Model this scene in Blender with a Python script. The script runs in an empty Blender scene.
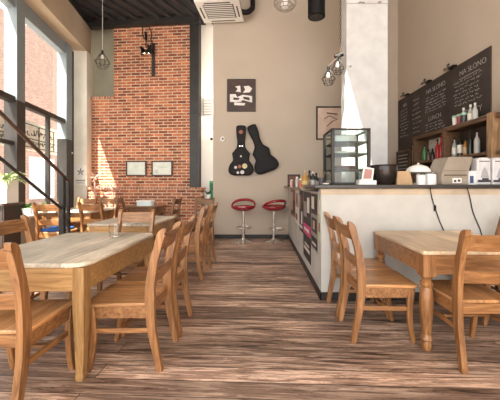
import bpy, bmesh, math, random
from mathutils import Vector, Matrix
random.seed(7)
PI = math.pi
scene = bpy.context.scene
COL = scene.collection
F, CX, CY, EYE = 300.0, 260.0, 184.0, 1.25

def at(px, py, Y):
    """point at depth Y that the photograph shows at px, py"""
    return Vector(((px-CX)/F*Y, Y, EYE-(py-CY)/F*Y))

# ------------------------------------------------------------------ materials
MATS = {}
def new_mat(name):
    m = bpy.data.materials.new(name); m.use_nodes = True
    nt = m.node_tree; b = nt.nodes['Principled BSDF']
    return m, nt, b
def N(nt, typ, **kw):
    n = nt.nodes.new(typ)
    for k, v in kw.items(): setattr(n, k, v)
    return n
def plain(name, col, rough=.6, metal=0, var=.12, nscale=6, bump=0, emit=None, estr=0, trans=0, alpha=1, coat=0, ior=1.45):
    if name in MATS: return MATS[name]
    m, nt, b = new_mat(name)
    b.inputs['Roughness'].default_value = rough
    b.inputs['Metallic'].default_value = metal
    b.inputs['IOR'].default_value = ior
    if trans: b.inputs['Transmission Weight'].default_value = trans
    if coat: b.inputs['Coat Weight'].default_value = coat
    b.inputs['Alpha'].default_value = alpha
    if emit:
        b.inputs['Emission Color'].default_value = (*emit, 1); b.inputs['Emission Strength'].default_value = estr
    tc = N(nt, 'ShaderNodeTexCoord'); no = N(nt, 'ShaderNodeTexNoise')
    no.inputs['Scale'].default_value = nscale; no.inputs['Detail'].default_value = 5
    nt.links.new(tc.outputs['Object'], no.inputs['Vector'])
    cr = N(nt, 'ShaderNodeValToRGB')
    cr.color_ramp.elements[0].position = .3; cr.color_ramp.elements[1].position = .7
    cr.color_ramp.elements[0].color = (*[c*(1-var) for c in col], 1)
    cr.color_ramp.elements[1].color = (*[min(1, c*(1+var)) for c in col], 1)
    nt.links.new(no.outputs['Fac'], cr.inputs['Fac']); nt.links.new(cr.outputs['Color'], b.inputs['Base Color'])
    if bump:
        bp = N(nt, 'ShaderNodeBump'); bp.inputs['Strength'].default_value = bump; bp.inputs['Distance'].default_value = .01
        nt.links.new(no.outputs['Fac'], bp.inputs['Height']); nt.links.new(bp.outputs['Normal'], b.inputs['Normal'])
    MATS[name] = m
    return m
def wood(name, cols, axis='Y', rough=.4, stretch=14, scale=3.0, bump=.15, coat=.0, boards=0):
    """grain runs along the given object axis; boards = width of glued boards (0 none)"""
    if name in MATS: return MATS[name]
    m, nt, b = new_mat(name); L = nt.links.new
    b.inputs['Roughness'].default_value = rough; b.inputs['Coat Weight'].default_value = coat
    tc = N(nt, 'ShaderNodeTexCoord'); oi = N(nt, 'ShaderNodeObjectInfo')
    mu = N(nt, 'ShaderNodeVectorMath', operation='SCALE'); mu.inputs[0].default_value = (17.3, 9.1, 23.7)
    L(oi.outputs['Random'], mu.inputs['Scale'])
    ad = N(nt, 'ShaderNodeVectorMath', operation='ADD'); L(tc.outputs['Object'], ad.inputs[0]); L(mu.outputs[0], ad.inputs[1])
    mp = N(nt, 'ShaderNodeMapping'); s = [stretch, stretch, stretch]; s['XYZ'.index(axis)] = 1.2
    mp.inputs['Scale'].default_value = s; L(ad.outputs[0], mp.inputs['Vector'])
    n1 = N(nt, 'ShaderNodeTexNoise'); n1.inputs['Scale'].default_value = scale; n1.inputs['Detail'].default_value = 8; n1.inputs['Distortion'].default_value = .6
    n1.inputs['Roughness'].default_value = .62
    L(mp.outputs[0], n1.inputs['Vector'])
    cr = N(nt, 'ShaderNodeValToRGB'); e = cr.color_ramp.elements
    e[0].position = .32; e[0].color = (*cols[0], 1); e[1].position = .68; e[1].color = (*cols[2], 1)
    k = e.new(.5); k.color = (*cols[1], 1)
    L(n1.outputs['Fac'], cr.inputs['Fac'])
    out = cr.outputs['Color']
    n2 = N(nt, 'ShaderNodeTexNoise'); n2.inputs['Scale'].default_value = 2.2; n2.inputs['Detail'].default_value = 3; L(ad.outputs[0], n2.inputs['Vector'])
    mr = N(nt, 'ShaderNodeMapRange'); mr.inputs[1].default_value = .3; mr.inputs[2].default_value = .7; mr.inputs[3].default_value = .78; mr.inputs[4].default_value = 1.18
    L(n2.outputs['Fac'], mr.inputs[0])
    mx = N(nt, 'ShaderNodeVectorMath', operation='SCALE'); L(out, mx.inputs[0]); L(mr.outputs[0], mx.inputs['Scale']); out = mx.outputs[0]
    if boards:
        sp = N(nt, 'ShaderNodeSeparateXYZ'); L(tc.outputs['Object'], sp.inputs[0])
        dv = N(nt, 'ShaderNodeMath', operation='DIVIDE'); dv.inputs[1].default_value = boards
        L(sp.outputs['X' if axis != 'X' else 'Y'], dv.inputs[0])
        fl = N(nt, 'ShaderNodeMath', operation='FLOOR'); L(dv.outputs[0], fl.inputs[0])
        wn = N(nt, 'ShaderNodeTexWhiteNoise', noise_dimensions='1D'); L(fl.outputs[0], wn.inputs['W'])
        m2 = N(nt, 'ShaderNodeMapRange'); m2.inputs[3].default_value = .72; m2.inputs[4].default_value = 1.2; L(wn.outputs['Value'], m2.inputs[0])
        my = N(nt, 'ShaderNodeVectorMath', operation='SCALE'); L(out, my.inputs[0]); L(m2.outputs[0], my.inputs['Scale']); out = my.outputs[0]
    L(out, b.inputs['Base Color'])
    bp = N(nt, 'ShaderNodeBump'); bp.inputs['Strength'].default_value = bump; bp.inputs['Distance'].default_value = .004
    L(n1.outputs['Fac'], bp.inputs['Height']); L(bp.outputs['Normal'], b.inputs['Normal'])
    MATS[name] = m
    return m
def brick(name, c1, c2, mortar, rw=.24, rh=.074, ms=.012, plane='XZ', rough=.85):
    if name in MATS: return MATS[name]
    m, nt, b = new_mat(name); L = nt.links.new
    b.inputs['Roughness'].default_value = rough
    tc = N(nt, 'ShaderNodeTexCoord'); sp = N(nt, 'ShaderNodeSeparateXYZ'); L(tc.outputs['Object'], sp.inputs[0])
    cb = N(nt, 'ShaderNodeCombineXYZ'); L(sp.outputs[plane[0]], cb.inputs['X']); L(sp.outputs[plane[1]], cb.inputs['Y'])
    bt = N(nt, 'ShaderNodeTexBrick'); bt.inputs['Scale'].default_value = 1
    bt.inputs['Brick Width'].default_value = rw; bt.inputs['Row Height'].default_value = rh; bt.inputs['Mortar Size'].default_value = ms
    bt.inputs['Mortar Smooth'].default_value = .2; bt.inputs['Bias'].default_value = 0
    bt.inputs['Color1'].default_value = (*c1, 1); bt.inputs['Color2'].default_value = (*c2, 1); bt.inputs['Mortar'].default_value = (*mortar, 1)
    L(cb.outputs[0], bt.inputs['Vector'])
    no = N(nt, 'ShaderNodeTexNoise'); no.inputs['Scale'].default_value = 5; no.inputs['Detail'].default_value = 8; no.inputs['Roughness'].default_value = .7
    L(tc.outputs['Object'], no.inputs['Vector'])
    mr = N(nt, 'ShaderNodeMapRange'); mr.inputs[1].default_value = .3; mr.inputs[2].default_value = .7; mr.inputs[3].default_value = .7; mr.inputs[4].default_value = 1.3
    L(no.outputs['Fac'], mr.inputs[0])
    mx = N(nt, 'ShaderNodeVectorMath', operation='SCALE'); L(bt.outputs['Color'], mx.inputs[0]); L(mr.outputs[0], mx.inputs['Scale'])
    L(mx.outputs[0], b.inputs['Base Color'])
    bp = N(nt, 'ShaderNodeBump', invert=True); bp.inputs['Strength'].default_value = .6; bp.inputs['Distance'].default_value = .01
    L(bt.outputs['Fac'], bp.inputs['Height']); L(bp.outputs['Normal'], b.inputs['Normal'])
    MATS[name] = m
    return m
def floor_mat():
    m, nt, b = new_mat('rustic planks'); L = nt.links.new
    tc = N(nt, 'ShaderNodeTexCoord'); mp0 = N(nt, 'ShaderNodeMapping'); mp0.inputs['Rotation'].default_value = (0, 0, math.radians(2.5)); mp0.inputs['Location'].default_value = (1.15, 0, 0)
    L(tc.outputs['Object'], mp0.inputs['Vector'])
    bt = N(nt, 'ShaderNodeTexBrick'); bt.inputs['Scale'].default_value = 1
    bt.inputs['Brick Width'].default_value = 4.6; bt.inputs['Row Height'].default_value = .145; bt.inputs['Mortar Size'].default_value = .003
    bt.inputs['Color1'].default_value = (0, 0, 0, 1); bt.inputs['Color2'].default_value = (1, 1, 1, 1); bt.inputs['Mortar'].default_value = (.5, .5, .5, 1)
    bt.offset = .37; bt.offset_frequency = 2
    L(mp0.outputs[0], bt.inputs['Vector'])
    # grain offset per plank
    sc = N(nt, 'ShaderNodeVectorMath', operation='SCALE'); sc.inputs[0].default_value = (7, 13, 3); L(bt.outputs['Color'], sc.inputs['Scale'])
    ad = N(nt, 'ShaderNodeVectorMath', operation='ADD'); L(mp0.outputs[0], ad.inputs[0]); L(sc.outputs[0], ad.inputs[1])
    mp = N(nt, 'ShaderNodeMapping'); mp.inputs['Scale'].default_value = (.75, 9.5, 1); L(ad.outputs[0], mp.inputs['Vector'])
    n1 = N(nt, 'ShaderNodeTexNoise'); n1.inputs['Scale'].default_value = 2.6; n1.inputs['Detail'].default_value = 10; n1.inputs['Roughness'].default_value = .68; n1.inputs['Distortion'].default_value = .9
    L(mp.outputs[0], n1.inputs['Vector'])
    cr = N(nt, 'ShaderNodeValToRGB'); e = cr.color_ramp.elements
    e[0].position = .34; e[0].color = (.045, .030, .022, 1); e[1].position = .68; e[1].color = (.68, .55, .46, 1)
    for p, c in ((.42, (.15, .098, .072)), (.47, (.27, .195, .148)), (.49, (.16, .10, .075)), (.53, (.34, .25, .19)), (.60, (.46, .36, .285)), (.63, (.27, .18, .13))):
        k = e.new(p); k.color = (*c, 1)
    L(n1.outputs['Fac'], cr.inputs['Fac'])
    # per-plank tone
    mr = N(nt, 'ShaderNodeMapRange'); mr.inputs[3].default_value = .72; mr.inputs[4].default_value = 1.8; L(bt.outputs['Color'], mr.inputs[0])
    mx = N(nt, 'ShaderNodeVectorMath', operation='SCALE'); L(cr.outputs['Color'], mx.inputs[0]); L(mr.outputs[0], mx.inputs['Scale'])
    # worn large patches, reddish tint
    n2 = N(nt, 'ShaderNodeTexNoise'); n2.inputs['Scale'].default_value = 1.1; n2.inputs['Detail'].default_value = 6; L(tc.outputs['Object'], n2.inputs['Vector'])
    r2 = N(nt, 'ShaderNodeValToRGB'); r2.color_ramp.elements[0].position = .35; r2.color_ramp.elements[0].color = (.72, .66, .66, 1)
    r2.color_ramp.elements[1].position = .65; r2.color_ramp.elements[1].color = (1.25, 1.18, 1.12, 1); L(n2.outputs['Fac'], r2.inputs['Fac'])
    my = N(nt, 'ShaderNodeVectorMath', operation='MULTIPLY'); L(mx.outputs[0], my.inputs[0]); L(r2.outputs['Color'], my.inputs[1])
    mp3 = N(nt, 'ShaderNodeMapping'); mp3.inputs['Scale'].default_value = (1.3, 42, 1); L(ad.outputs[0], mp3.inputs['Vector'])
    n3 = N(nt, 'ShaderNodeTexNoise'); n3.inputs['Scale'].default_value = 2.2; n3.inputs['Detail'].default_value = 6; n3.inputs['Distortion'].default_value = 1.2; L(mp3.outputs[0], n3.inputs['Vector'])
    r3 = N(nt, 'ShaderNodeMapRange'); r3.inputs[1].default_value = .35; r3.inputs[2].default_value = .65; r3.inputs[3].default_value = .82; r3.inputs[4].default_value = 1.5; L(n3.outputs['Fac'], r3.inputs[0])
    m3 = N(nt, 'ShaderNodeVectorMath', operation='SCALE'); L(my.outputs[0], m3.inputs[0]); L(r3.outputs[0], m3.inputs['Scale']); my = m3
    # seams
    mz = N(nt, 'ShaderNodeMix', data_type='RGBA'); L(bt.outputs['Fac'], mz.inputs['Factor']); L(my.outputs[0], mz.inputs['A']); mz.inputs['B'].default_value = (.015, .01, .008, 1)
    L(mz.outputs['Result'], b.inputs['Base Color'])
    rr = N(nt, 'ShaderNodeMapRange'); rr.inputs[1].default_value = .3; rr.inputs[2].default_value = .7; rr.inputs[3].default_value = .5; rr.inputs[4].default_value = .3
    L(n1.outputs['Fac'], rr.inputs[0]); L(rr.outputs[0], b.inputs['Roughness'])
    bp = N(nt, 'ShaderNodeBump'); bp.inputs['Strength'].default_value = .35; bp.inputs['Distance'].default_value = .006
    L(n1.outputs['Fac'], bp.inputs['Height']); L(bp.outputs['Normal'], b.inputs['Normal'])
    return m

OAK = [(.15, .064, .021), (.28, .125, .044), (.40, .205, .082)]
wx, wy, wz = (wood('oak grain '+a, OAK, a, rough=.38, coat=.15) for a in 'XYZ')
oak_seat = wood('oak seat boards', [(.32, .14, .052), (.48, .235, .095), (.62, .345, .155)], 'Y', rough=.33, coat=.25, boards=.09)
DK = [(.10, .045, .018), (.17, .08, .032), (.25, .125, .055)]
dkx, dky, dkz = (wood('dark walnut grain '+a, DK, a) for a in 'XYZ')
pale_top = wood('worn pale pine top', [(.38, .31, .22), (.56, .49, .38), (.70, .64, .54)], 'Y', rough=.5, boards=.15)
pine_x, pine_z = (wood('yellow pine '+a, [(.24, .125, .042), (.37, .205, .075), (.48, .29, .12)], a) for a in 'XZ')
oak_top = wood('light oak top', [(.62, .43, .25), (.76, .57, .37), (.84, .69, .50)], 'Y', rough=.42, boards=.16)
rust_x = wood('rustic shelf wood', [(.055, .026, .012), (.12, .058, .025), (.20, .105, .05)], 'Y', rough=.6)
rust_z = wood('rustic post wood', [(.16, .085, .04), (.33, .19, .09), (.5, .32, .17)], 'Z', rough=.6)
chrome = plain('chrome', (.78, .77, .76), .14, 1, .02)
red_gloss = plain('red gloss plastic', (.27, .008, .014), .12, 0, .05, coat=1)
black_metal = plain('black metal', (.02, .019, .019), .4, .6, .1)
black_soft = plain('black vinyl', (.012, .011, .011), .5, 0, .2, bump=.2, nscale=60)
black_gloss = plain('black gloss', (.02, .014, .012), .15, 0, .3)
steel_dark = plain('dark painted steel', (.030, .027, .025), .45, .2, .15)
steel_blue = plain('grey blue window steel', (.20, .235, .25), .4, .1, .08, nscale=3)
white_pl = plain('white plastic', (.80, .78, .75), .4, 0, .03)
white_ce = plain('white ceramic', (.84, .83, .80), .2, 0, .03)
cream = plain('cream card', (.74, .68, .58), .7, 0, .05)
beige_wall = plain('beige wall paint', (.47, .395, .315), .85, 0, .035, nscale=1.5, bump=.05)
white_wall = plain('off white wall paint', (.84, .81, .75), .85, 0, .03, nscale=2)
brown_plaster = plain('brown beige beam plaster', (.42, .325, .225), .85, 0, .06, nscale=2)
pilaster_pl = plain('pilaster plaster', (.74, .70, .60), .8, 0, .08, nscale=3, bump=.1)
olive_pl = plain('olive grey plaster', (.27, .255, .19), .85, 0, .12, nscale=2.5)
concrete = plain('whitewashed concrete', (.60, .605, .60), .8, 0, .09, nscale=5, bump=.35)
bar_pl = plain('grey white bar plaster', (.50, .49, .46), .75, 0, .12, nscale=3, bump=.25)
ceil_dark = plain('black ceiling sheet', (.035, .032, .032), .45, .2, .2)
glass = plain('clear glass', (1, 1, 1), .02, 0, 0, trans=1, ior=1.03)
win_glass = plain('window glass', (1, 1, 1), .0, 0, 0, trans=1, ior=1.01)
def thin_glass(name, tint, gloss=.10, rough=.0):
    m, nt, b = new_mat(name); L = nt.links.new; nt.nodes.remove(b)
    tr = N(nt, 'ShaderNodeBsdfTransparent'); tr.inputs['Color'].default_value = (*tint, 1)
    gl_ = N(nt, 'ShaderNodeBsdfGlossy'); gl_.inputs['Roughness'].default_value = rough; gl_.inputs['Color'].default_value = (1, 1, 1, 1)
    lw = N(nt, 'ShaderNodeLayerWeight'); lw.inputs['Blend'].default_value = gloss
    mx = N(nt, 'ShaderNodeMixShader')
    lw.inputs['Blend'].default_value = .5
    pw = N(nt, 'ShaderNodeMath', operation='POWER'); pw.inputs[1].default_value = 4; L(lw.outputs['Facing'], pw.inputs[0])
    ml = N(nt, 'ShaderNodeMath', operation='MULTIPLY_ADD'); ml.inputs[1].default_value = .35; ml.inputs[2].default_value = gloss*.2; L(pw.outputs[0], ml.inputs[0])
    L(ml.outputs[0], mx.inputs[0]); L(tr.outputs[0], mx.inputs[1]); L(gl_.outputs[0], mx.inputs[2])
    L(mx.outputs[0], nt.nodes['Material Output'].inputs['Surface']); MATS[name] = m
    return m
win_glass = thin_glass('window pane glass', (.97, .98, .98), .12)
case_glass = thin_glass('display case glass', (.82, .87, .86), .10, .02)
for _m in ('black vinyl',): MATS[_m].node_tree.nodes['Principled BSDF'].inputs['Specular IOR Level'].default_value = .15
clear_bulb = C0 = plain('unlit frosted bulb', (.75, .70, .62), .2)
bulb_glow = plain('lit bulb', (1, .9, .7), .3, emit=(1, .82, .55), estr=6)
chalk = plain('chalk', (.42, .40, .37), .9, 0, .2, nscale=40)
slate = plain('chalkboard', (.042, .031, .026), .7, 0, .4, nscale=2.5)
green_leaf = plain('green leaf', (.12, .26, .05), .5, 0, .3, nscale=20)
pale_leaf = plain('pale green leaf', (.42, .52, .22), .5, 0, .2, nscale=20)
dry_leaf = plain('dried pink leaf', (.55, .33, .25), .7, 0, .2, nscale=20)
def C(name, col, rough=.5, **k): return plain(name, col, rough, **k)

# ------------------------------------------------------------------ mesh builder
class MB:
    def __init__(s): s.v = []; s.f = []; s.mi = []; s.M = None
    def add(s, vs, fs, mi=0):
        b = len(s.v)
        for p in vs:
            p = Vector(p); s.v.append(s.M @ p if s.M else p)
        for f in fs: s.f.append([b+i for i in f]); s.mi.append(mi)
        return s
    def box(s, a, b, mi=0):
        (x0, y0, z0), (x1, y1, z1) = a, b
        return s.add([(x0,y0,z0),(x1,y0,z0),(x1,y1,z0),(x0,y1,z0),(x0,y0,z1),(x1,y0,z1),(x1,y1,z1),(x0,y1,z1)],
              [(0,3,2,1),(4,5,6,7),(0,1,5,4),(1,2,6,5),(2,3,7,6),(3,0,4,7)], mi)
    def cbox(s, c, d, mi=0):
        return s.box([c[i]-d[i]/2 for i in range(3)], [c[i]+d[i]/2 for i in range(3)], mi)
    def prism(s, poly, d, o=(0, 0, 0), mi=0):
        """poly: 3-D points of one cap; d: extrusion vector"""
        n = len(poly); d = Vector(d)
        vs = [Vector(p)+Vector(o) for p in poly]; vs += [p+d for p in vs]
        return s.add(vs, [tuple(range(n))[::-1], tuple(range(n, 2*n))]+[(i, (i+1) % n, n+(i+1) % n, n+i) for i in range(n)], mi)
    def bar(s, p, q, w, h, up=(0, 0, 1), mi=0):
        p, q = Vector(p), Vector(q); d = (q-p).normalized(); u = Vector(up)
        x = d.cross(u).normalized(); u = x.cross(d)
        c = [(-w/2, -h/2), (w/2, -h/2), (w/2, h/2), (-w/2, h/2)]
        return s.prism([p+x*a+u*b for a, b in c], q-p, mi=mi)
    def lathe(s, prof, n=20, o=(0, 0, 0), mi=0, axis=None):
        """prof: (r, z) list"""
        o = Vector(o); vs = []; fs = []
        R = Vector((0, 0, 1)).rotation_difference(Vector(axis)).to_matrix() if axis else Matrix.Identity(3)
        for r, z in prof:
            r = max(r, 1e-4)
            for i in range(n):
                a = 2*PI*i/n; vs.append(R @ Vector((r*math.cos(a), r*math.sin(a), z))+o)
        for k in range(len(prof)-1):
            for i in range(n):
                j = (i+1) % n; fs.append((k*n+i, k*n+j, (k+1)*n+j, (k+1)*n+i))
        fs.append(tuple(range(n))[::-1]); fs.append(tuple((len(prof)-1)*n+i for i in range(n)))
        return s.add(vs, fs, mi)
    def tube(s, pts, r, n=8, closed=False, mi=0):
        pts = [Vector(p) for p in pts]; m = len(pts); vs = []; fs = []; up = None
        for k, p in enumerate(pts):
            a = pts[(k-1) % m] if (closed or k > 0) else p
            c = pts[(k+1) % m] if (closed or k < m-1) else p
            t = (c-a).normalized()
            if up is None: up = Vector((0, 0, 1)) if abs(t.z) < .9 else Vector((1, 0, 0))
            x = t.cross(up).normalized(); up = x.cross(t).normalized()
            rr = r[k] if isinstance(r, (list, tuple)) else r
            for i in range(n):
                w = 2*PI*i/n; vs.append(p+x*(math.cos(w)*rr)+up*(math.sin(w)*rr))
        for k in range(m if closed else m-1):
            for i in range(n):
                j = (i+1) % n; q = (k+1) % m; fs.append((k*n+i, k*n+j, q*n+j, q*n+i))
        if not closed: fs.append(tuple(range(n))[::-1]); fs.append(tuple((m-1)*n+i for i in range(n)))
        return s.add(vs, fs, mi)
    def strip(s, path, thick, mi=0):
        """path: (y, z, w) centreline in the YZ plane, extruded along X from -thick/2"""
        L_, R_ = [], []
        for k, (y, z, w) in enumerate(path):
            a = path[max(k-1, 0)]; c = path[min(k+1, len(path)-1)]
            t = Vector((c[0]-a[0], c[1]-a[1])).normalized(); n = Vector((t.y, -t.x))
            L_.append((y+n.x*w/2, z+n.y*w/2)); R_.append((y-n.x*w/2, z-n.y*w/2))
        n = len(path); vs = []
        for X in (-thick/2, thick/2):
            vs += [(X, a, b) for a, b in L_]+[(X, a, b) for a, b in R_]
        fs = []
        for k in range(n-1):
            fs += [(k, k+1, n+k+1, n+k), (2*n+k, 3*n+k, 3*n+k+1, 2*n+k+1), (k, 2*n+k, 2*n+k+1, k+1), (n+k, n+k+1, 3*n+k+1, 3*n+k)]
        fs += [(0, n, 3*n, 2*n), (n-1, 2*n+n-1, 3*n+n-1, 2*n-1)]
        return s.add(vs, fs, mi)
    def build(s, name, mat, parent=None, bevel=0, loc=None, smooth=True):
        me = bpy.data.meshes.new(name)
        me.from_pydata([tuple(p) for p in s.v], [], s.f)
        for mm in (mat if isinstance(mat, (list, tuple)) else [mat]): me.materials.append(mm)
        for p, i in zip(me.polygons, s.mi): p.material_index = i
        bm = bmesh.new(); bm.from_mesh(me); bmesh.ops.recalc_face_normals(bm, faces=bm.faces); bm.to_mesh(me); bm.free()
        if smooth:
            for p in me.polygons: p.use_smooth = True
            me.set_sharp_from_angle(angle=math.radians(35))
        o = bpy.data.objects.new(name, me); COL.objects.link(o)
        if parent: o.parent = parent
        if loc is not None: o.location = loc
        if bevel:
            b = o.modifiers.new('bevel', 'BEVEL'); b.width = bevel; b.segments = 2; b.limit_method = 'ANGLE'; b.angle_limit = math.radians(40)
        return o
def tag(o, label, cat, group=None, kind=None):
    o['label'] = label; o['category'] = cat
    if group: o['group'] = group
    if kind: o['kind'] = kind
    return o
def thing(name, label, cat, loc=(0, 0, 0), rz=0, group=None):
    o = bpy.data.objects.new(name, None); COL.objects.link(o); o.empty_display_size = .1
    o.location = loc; o.rotation_euler = (0, 0, rz)
    return tag(o, label, cat, group)
def struct(o):
    o['kind'] = 'structure'; return o
def copy_tree(o, parent=None):
    c = o.copy(); COL.objects.link(c); c.parent = parent
    for ch in [x for x in COL.objects if x.parent == o]: copy_tree(ch, c)
    return c
def catmull(pts, n=5):
    out = []
    P = [pts[0]]+list(pts)+[pts[-1]]
    for i in range(1, len(P)-2):
        for k in range(n):
            t = k/n
            out.append(tuple(.5*((2*P[i][j])+(-P[i-1][j]+P[i+1][j])*t+(2*P[i-1][j]-5*P[i][j]+4*P[i+1][j]-P[i+2][j])*t*t+(-P[i-1][j]+3*P[i][j]-3*P[i+1][j]+P[i+2][j])*t**3) for j in range(len(pts[0]))))
    out.append(tuple(pts[-1]))
    return out

# ------------------------------------------------------------------ camera
cam = bpy.data.cameras.new('camera'); co = bpy.data.objects.new('camera', cam); COL.objects.link(co)
co.location = (0, 0, EYE); co.rotation_euler = (PI/2, 0, 0)
cam.sensor_fit = 'HORIZONTAL'; cam.sensor_width = 36; cam.lens = F/500*36
cam.shift_x = (250-CX)/500; cam.shift_y = (CY-200)/500; cam.clip_start = .05; cam.clip_end = 200
scene.camera = co

# ------------------------------------------------------------------ room shell
BACK = 6.9; XR = 3.17; CEIL = 5.4; HIGH = 6.3
YF = -3.6                       # open front of the room, behind the camera
def win_x(y): return -3.374-.173*y      # inner plane of the glazed wall
def beam_x(y): return -3.012-.173*y
floor = struct(MB().box((-6, YF, -.1), (XR+.2, 8.4, 0)).build('floor', floor_mat(), smooth=False))
struct(MB().box((-1.08, BACK, 0), (XR+.2, BACK+.12, HIGH)).build('wall_back', beige_wall))
struct(MB().box((XR, YF, 0), (XR+.2, BACK, HIGH)).build('wall_right', beige_wall))
struct(MB().box((-1.75, 7.72, 0), (1.2, 7.85, CEIL)).build('wall_recess', white_wall))
# brick wall (right end nearer)
BL = Vector((-4.34, 7.7, 0)); BR = Vector((-1.72, 7.46, 0)); bd = (BR-BL).normalized(); bn = Vector((bd.y, -bd.x, 0)); ang = math.atan2(bd.y, bd.x)
Lb = (BR-BL).length
red_brick = brick('red brick', (.17, .038, .018), (.52, .165, .068), (.56, .42, .30))
niche_w = .62
bw = MB()
bw.box((-.25, 0, 0), (niche_w, .35, 3.40)).box((niche_w, 0, 0), (Lb, .35, CEIL))
bwo = struct(bw.build('wall_brick', red_brick)); bwo.location = BL; bwo.rotation_euler.z = ang
o = struct(MB().box((-.4, .28, 3.38), (niche_w, .36, CEIL)).build('wall_niche', olive_pl)); o.location = BL; o.rotation_euler.z = ang
sol = brick('soldier course brick', (.26, .08, .04), (.46, .18, .09), (.52, .40, .30), rw=.074, rh=.2, ms=.01)
o = struct(MB().box((-.02, -.04, 3.40), (niche_w+.03, .3, 3.475)).build('trim_1', sol)); o.location = BL; o.rotation_euler.z = ang
# low brick plinth in front of it
PL = Vector((-4.3, 7.46, 0)); PR = Vector((-1.43, 7.24, 0)); pd = (PR-PL).normalized(); Lp = (PR-PL).length
m = MB().box((0, 0, 0), (Lp, .35, 1.12)); o = struct(m.build('wall_plinth', red_brick)); o.location = PL; o.rotation_euler.z = math.atan2(pd.y, pd.x)
m = MB().box((-.0, -.03, 1.12), (Lp+.03, .37, 1.165)); o = struct(m.build('trim_2', sol)); o.location = PL; o.rotation_euler.z = math.atan2(pd.y, pd.x)
# dark steel column
struct(MB().box((-1.735, 7.40, 1.16), (-1.505, 7.47, CEIL)).box((-1.735, 7.6, 1.16), (-1.505, 7.67, CEIL)).box((-1.64, 7.47, 1.16), (-1.60, 7.6, CEIL)).box((-1.735, 7.39, 2.95), (-1.49, 7.41, 2.99)).build('trim_3', steel_dark))
# dark perimeter beams under the ceiling
o = MB().box((-.3, -.12, 5.21), (Lb+.25, .02, CEIL)).box((-.3, -.16, 5.37), (Lb+.25, -.12, CEIL)).build('trim_4', steel_dark); struct(o); o.location = BL; o.rotation_euler.z = ang
def wallseg(x_of, y0, y1, d, z0, z1, mb, mi=0):
    """slab along the glazed wall, thickness d going towards -x"""
    poly = [(x_of(y0), y0, z0), (x_of(y1), y1, z0), (x_of(y1)-d, y1, z0), (x_of(y0)-d, y0, z0)]
    return mb.prism(poly, (0, 0, z1-z0), mi=mi)
struct(wallseg(beam_x, YF, 7.72, .36, 4.55, 5.21, MB()).build('wall_left_beam', [brown_plaster]))
struct(wallseg(lambda y: beam_x(y)+.03, YF, 7.72, .40, 5.21, CEIL, MB()).build('trim_5', steel_dark))
# pilaster between window and brick wall
struct(MB().prism([(-4.68, 7.40, 0), (-4.30, 7.44, 0), (-4.33, 7.80, 0), (-4.95, 7.80, 0)], (0, 0, 4.55)).build('wall_pilaster', pilaster_pl))
# ceilings
cm = MB().prism([(win_x(YF)-.15, YF, CEIL), (-1.08, YF, CEIL), (-1.08, 8.4, CEIL), (win_x(8.4)-.15, 8.4, CEIL)], (0, 0, .1))
EDGE = win_x
rd = Vector((.43, .9, 0)).normalized()
for k in range(34):
    p = Vector((-7.6+k*.3, 3.0, CEIL-.03)); q = p+rd*5.4
    # clip to left bay
    t = 5.4
    if p.x > -1.12: continue
    t0 = 0
    while p.x < win_x(p.y)-.05 and t0 < 5.3: p = p+rd*.05; t0 += .05
    t -= t0
    if q.x > -1.12: t = (-1.12-p.x)/rd.x
    if t > .3: cm.bar(p, p+rd*t, .10, .06)
struct(cm.build('ceiling', ceil_dark, smooth=False))
hc = MB()
sun_gap = (.10, .58, 2.35, 3.38)        # added opening out of view, cut to throw the sun wedge on the column
hc.box((-1.08, YF, HIGH), (sun_gap[0], BACK+.12, HIGH+.1)).box((sun_gap[1], YF, HIGH), (XR+.2, BACK+.12, HIGH+.1)).box((sun_gap[0], YF, HIGH), (sun_gap[1], sun_gap[2], HIGH+.1)).box((sun_gap[0], sun_gap[3], HIGH), (sun_gap[1], BACK+.12, HIGH+.1))
struct(hc.box((-1.12, YF, CEIL), (-1.06, BACK, HIGH)).build('ceiling_high', beige_wall))
# skirtings
struct(MB().box((-1.09, BACK-.015, 0), (.66, BACK, .09)).build('baseboard_back', steel_dark))
# concrete column
CYc = 5.0
m = MB().box((1.44, CYc, 0), (2.135, CYc+.32, HIGH))
co_ = struct(m.build('wall_column', concrete, bevel=.012))
mm = MB()
for (z, x0, x1) in ((4.26, 1.62, 1.74), (4.27, 1.95, 2.02), (3.2, 1.47, 1.52)):
    mm.prism([(x0, CYc-.004, z), (x1, CYc-.004, z-.01), (x1+.01, CYc-.004, z+.02), (x0+.04, CYc-.004, z+.03)], (0, .006, 0))
mm.box((1.44, CYc-.003, 4.255), (2.135, CYc+.001, 4.262))
mm.build('stain', C('exposed aggregate', (.28, .24, .2)), co_)

# ------------------------------------------------------------------ glazed wall
def alongbox(y0, y1, inn, out, z0, z1, name, mat, n=None):
    return wallseg(lambda y: win_x(y)+inn, y0, y1, inn+out, z0, z1, MB()).build(name, mat)
w1 = MB()
wallseg(lambda y: win_x(y)+.08, 5.17, 5.40, .22, .45, 4.55, w1)
wallseg(lambda y: win_x(y)+.08, 6.98, 7.28, .22, .0, 4.55, w1)
wallseg(lambda y: win_x(y)+.08, 2.2, 2.42, .22, .45, 4.55, w1)
wallseg(lambda y: win_x(y)+.05, YF, 7.28, .15, 4.29, 4.55, w1)
struct(w1.build('window_1', steel_blue))
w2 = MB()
wallseg(lambda y: win_x(y)+.05, YF, 7.0, .12, 2.66, 2.76, w2)
wallseg(lambda y: win_x(y)+.03, YF, 7.0, .10, .62, .70, w2)
wallseg(lambda y: win_x(y)+.03, 6.30, 6.36, .08, .62, 2.70, w2)
wallseg(lambda y: win_x(y)+.03, YF, 5.2, .08, 1.92, 1.99, w2)
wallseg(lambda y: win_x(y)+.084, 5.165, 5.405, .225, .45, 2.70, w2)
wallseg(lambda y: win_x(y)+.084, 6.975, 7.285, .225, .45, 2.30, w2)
struct(w2.build('trim_6', steel_dark))
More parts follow.
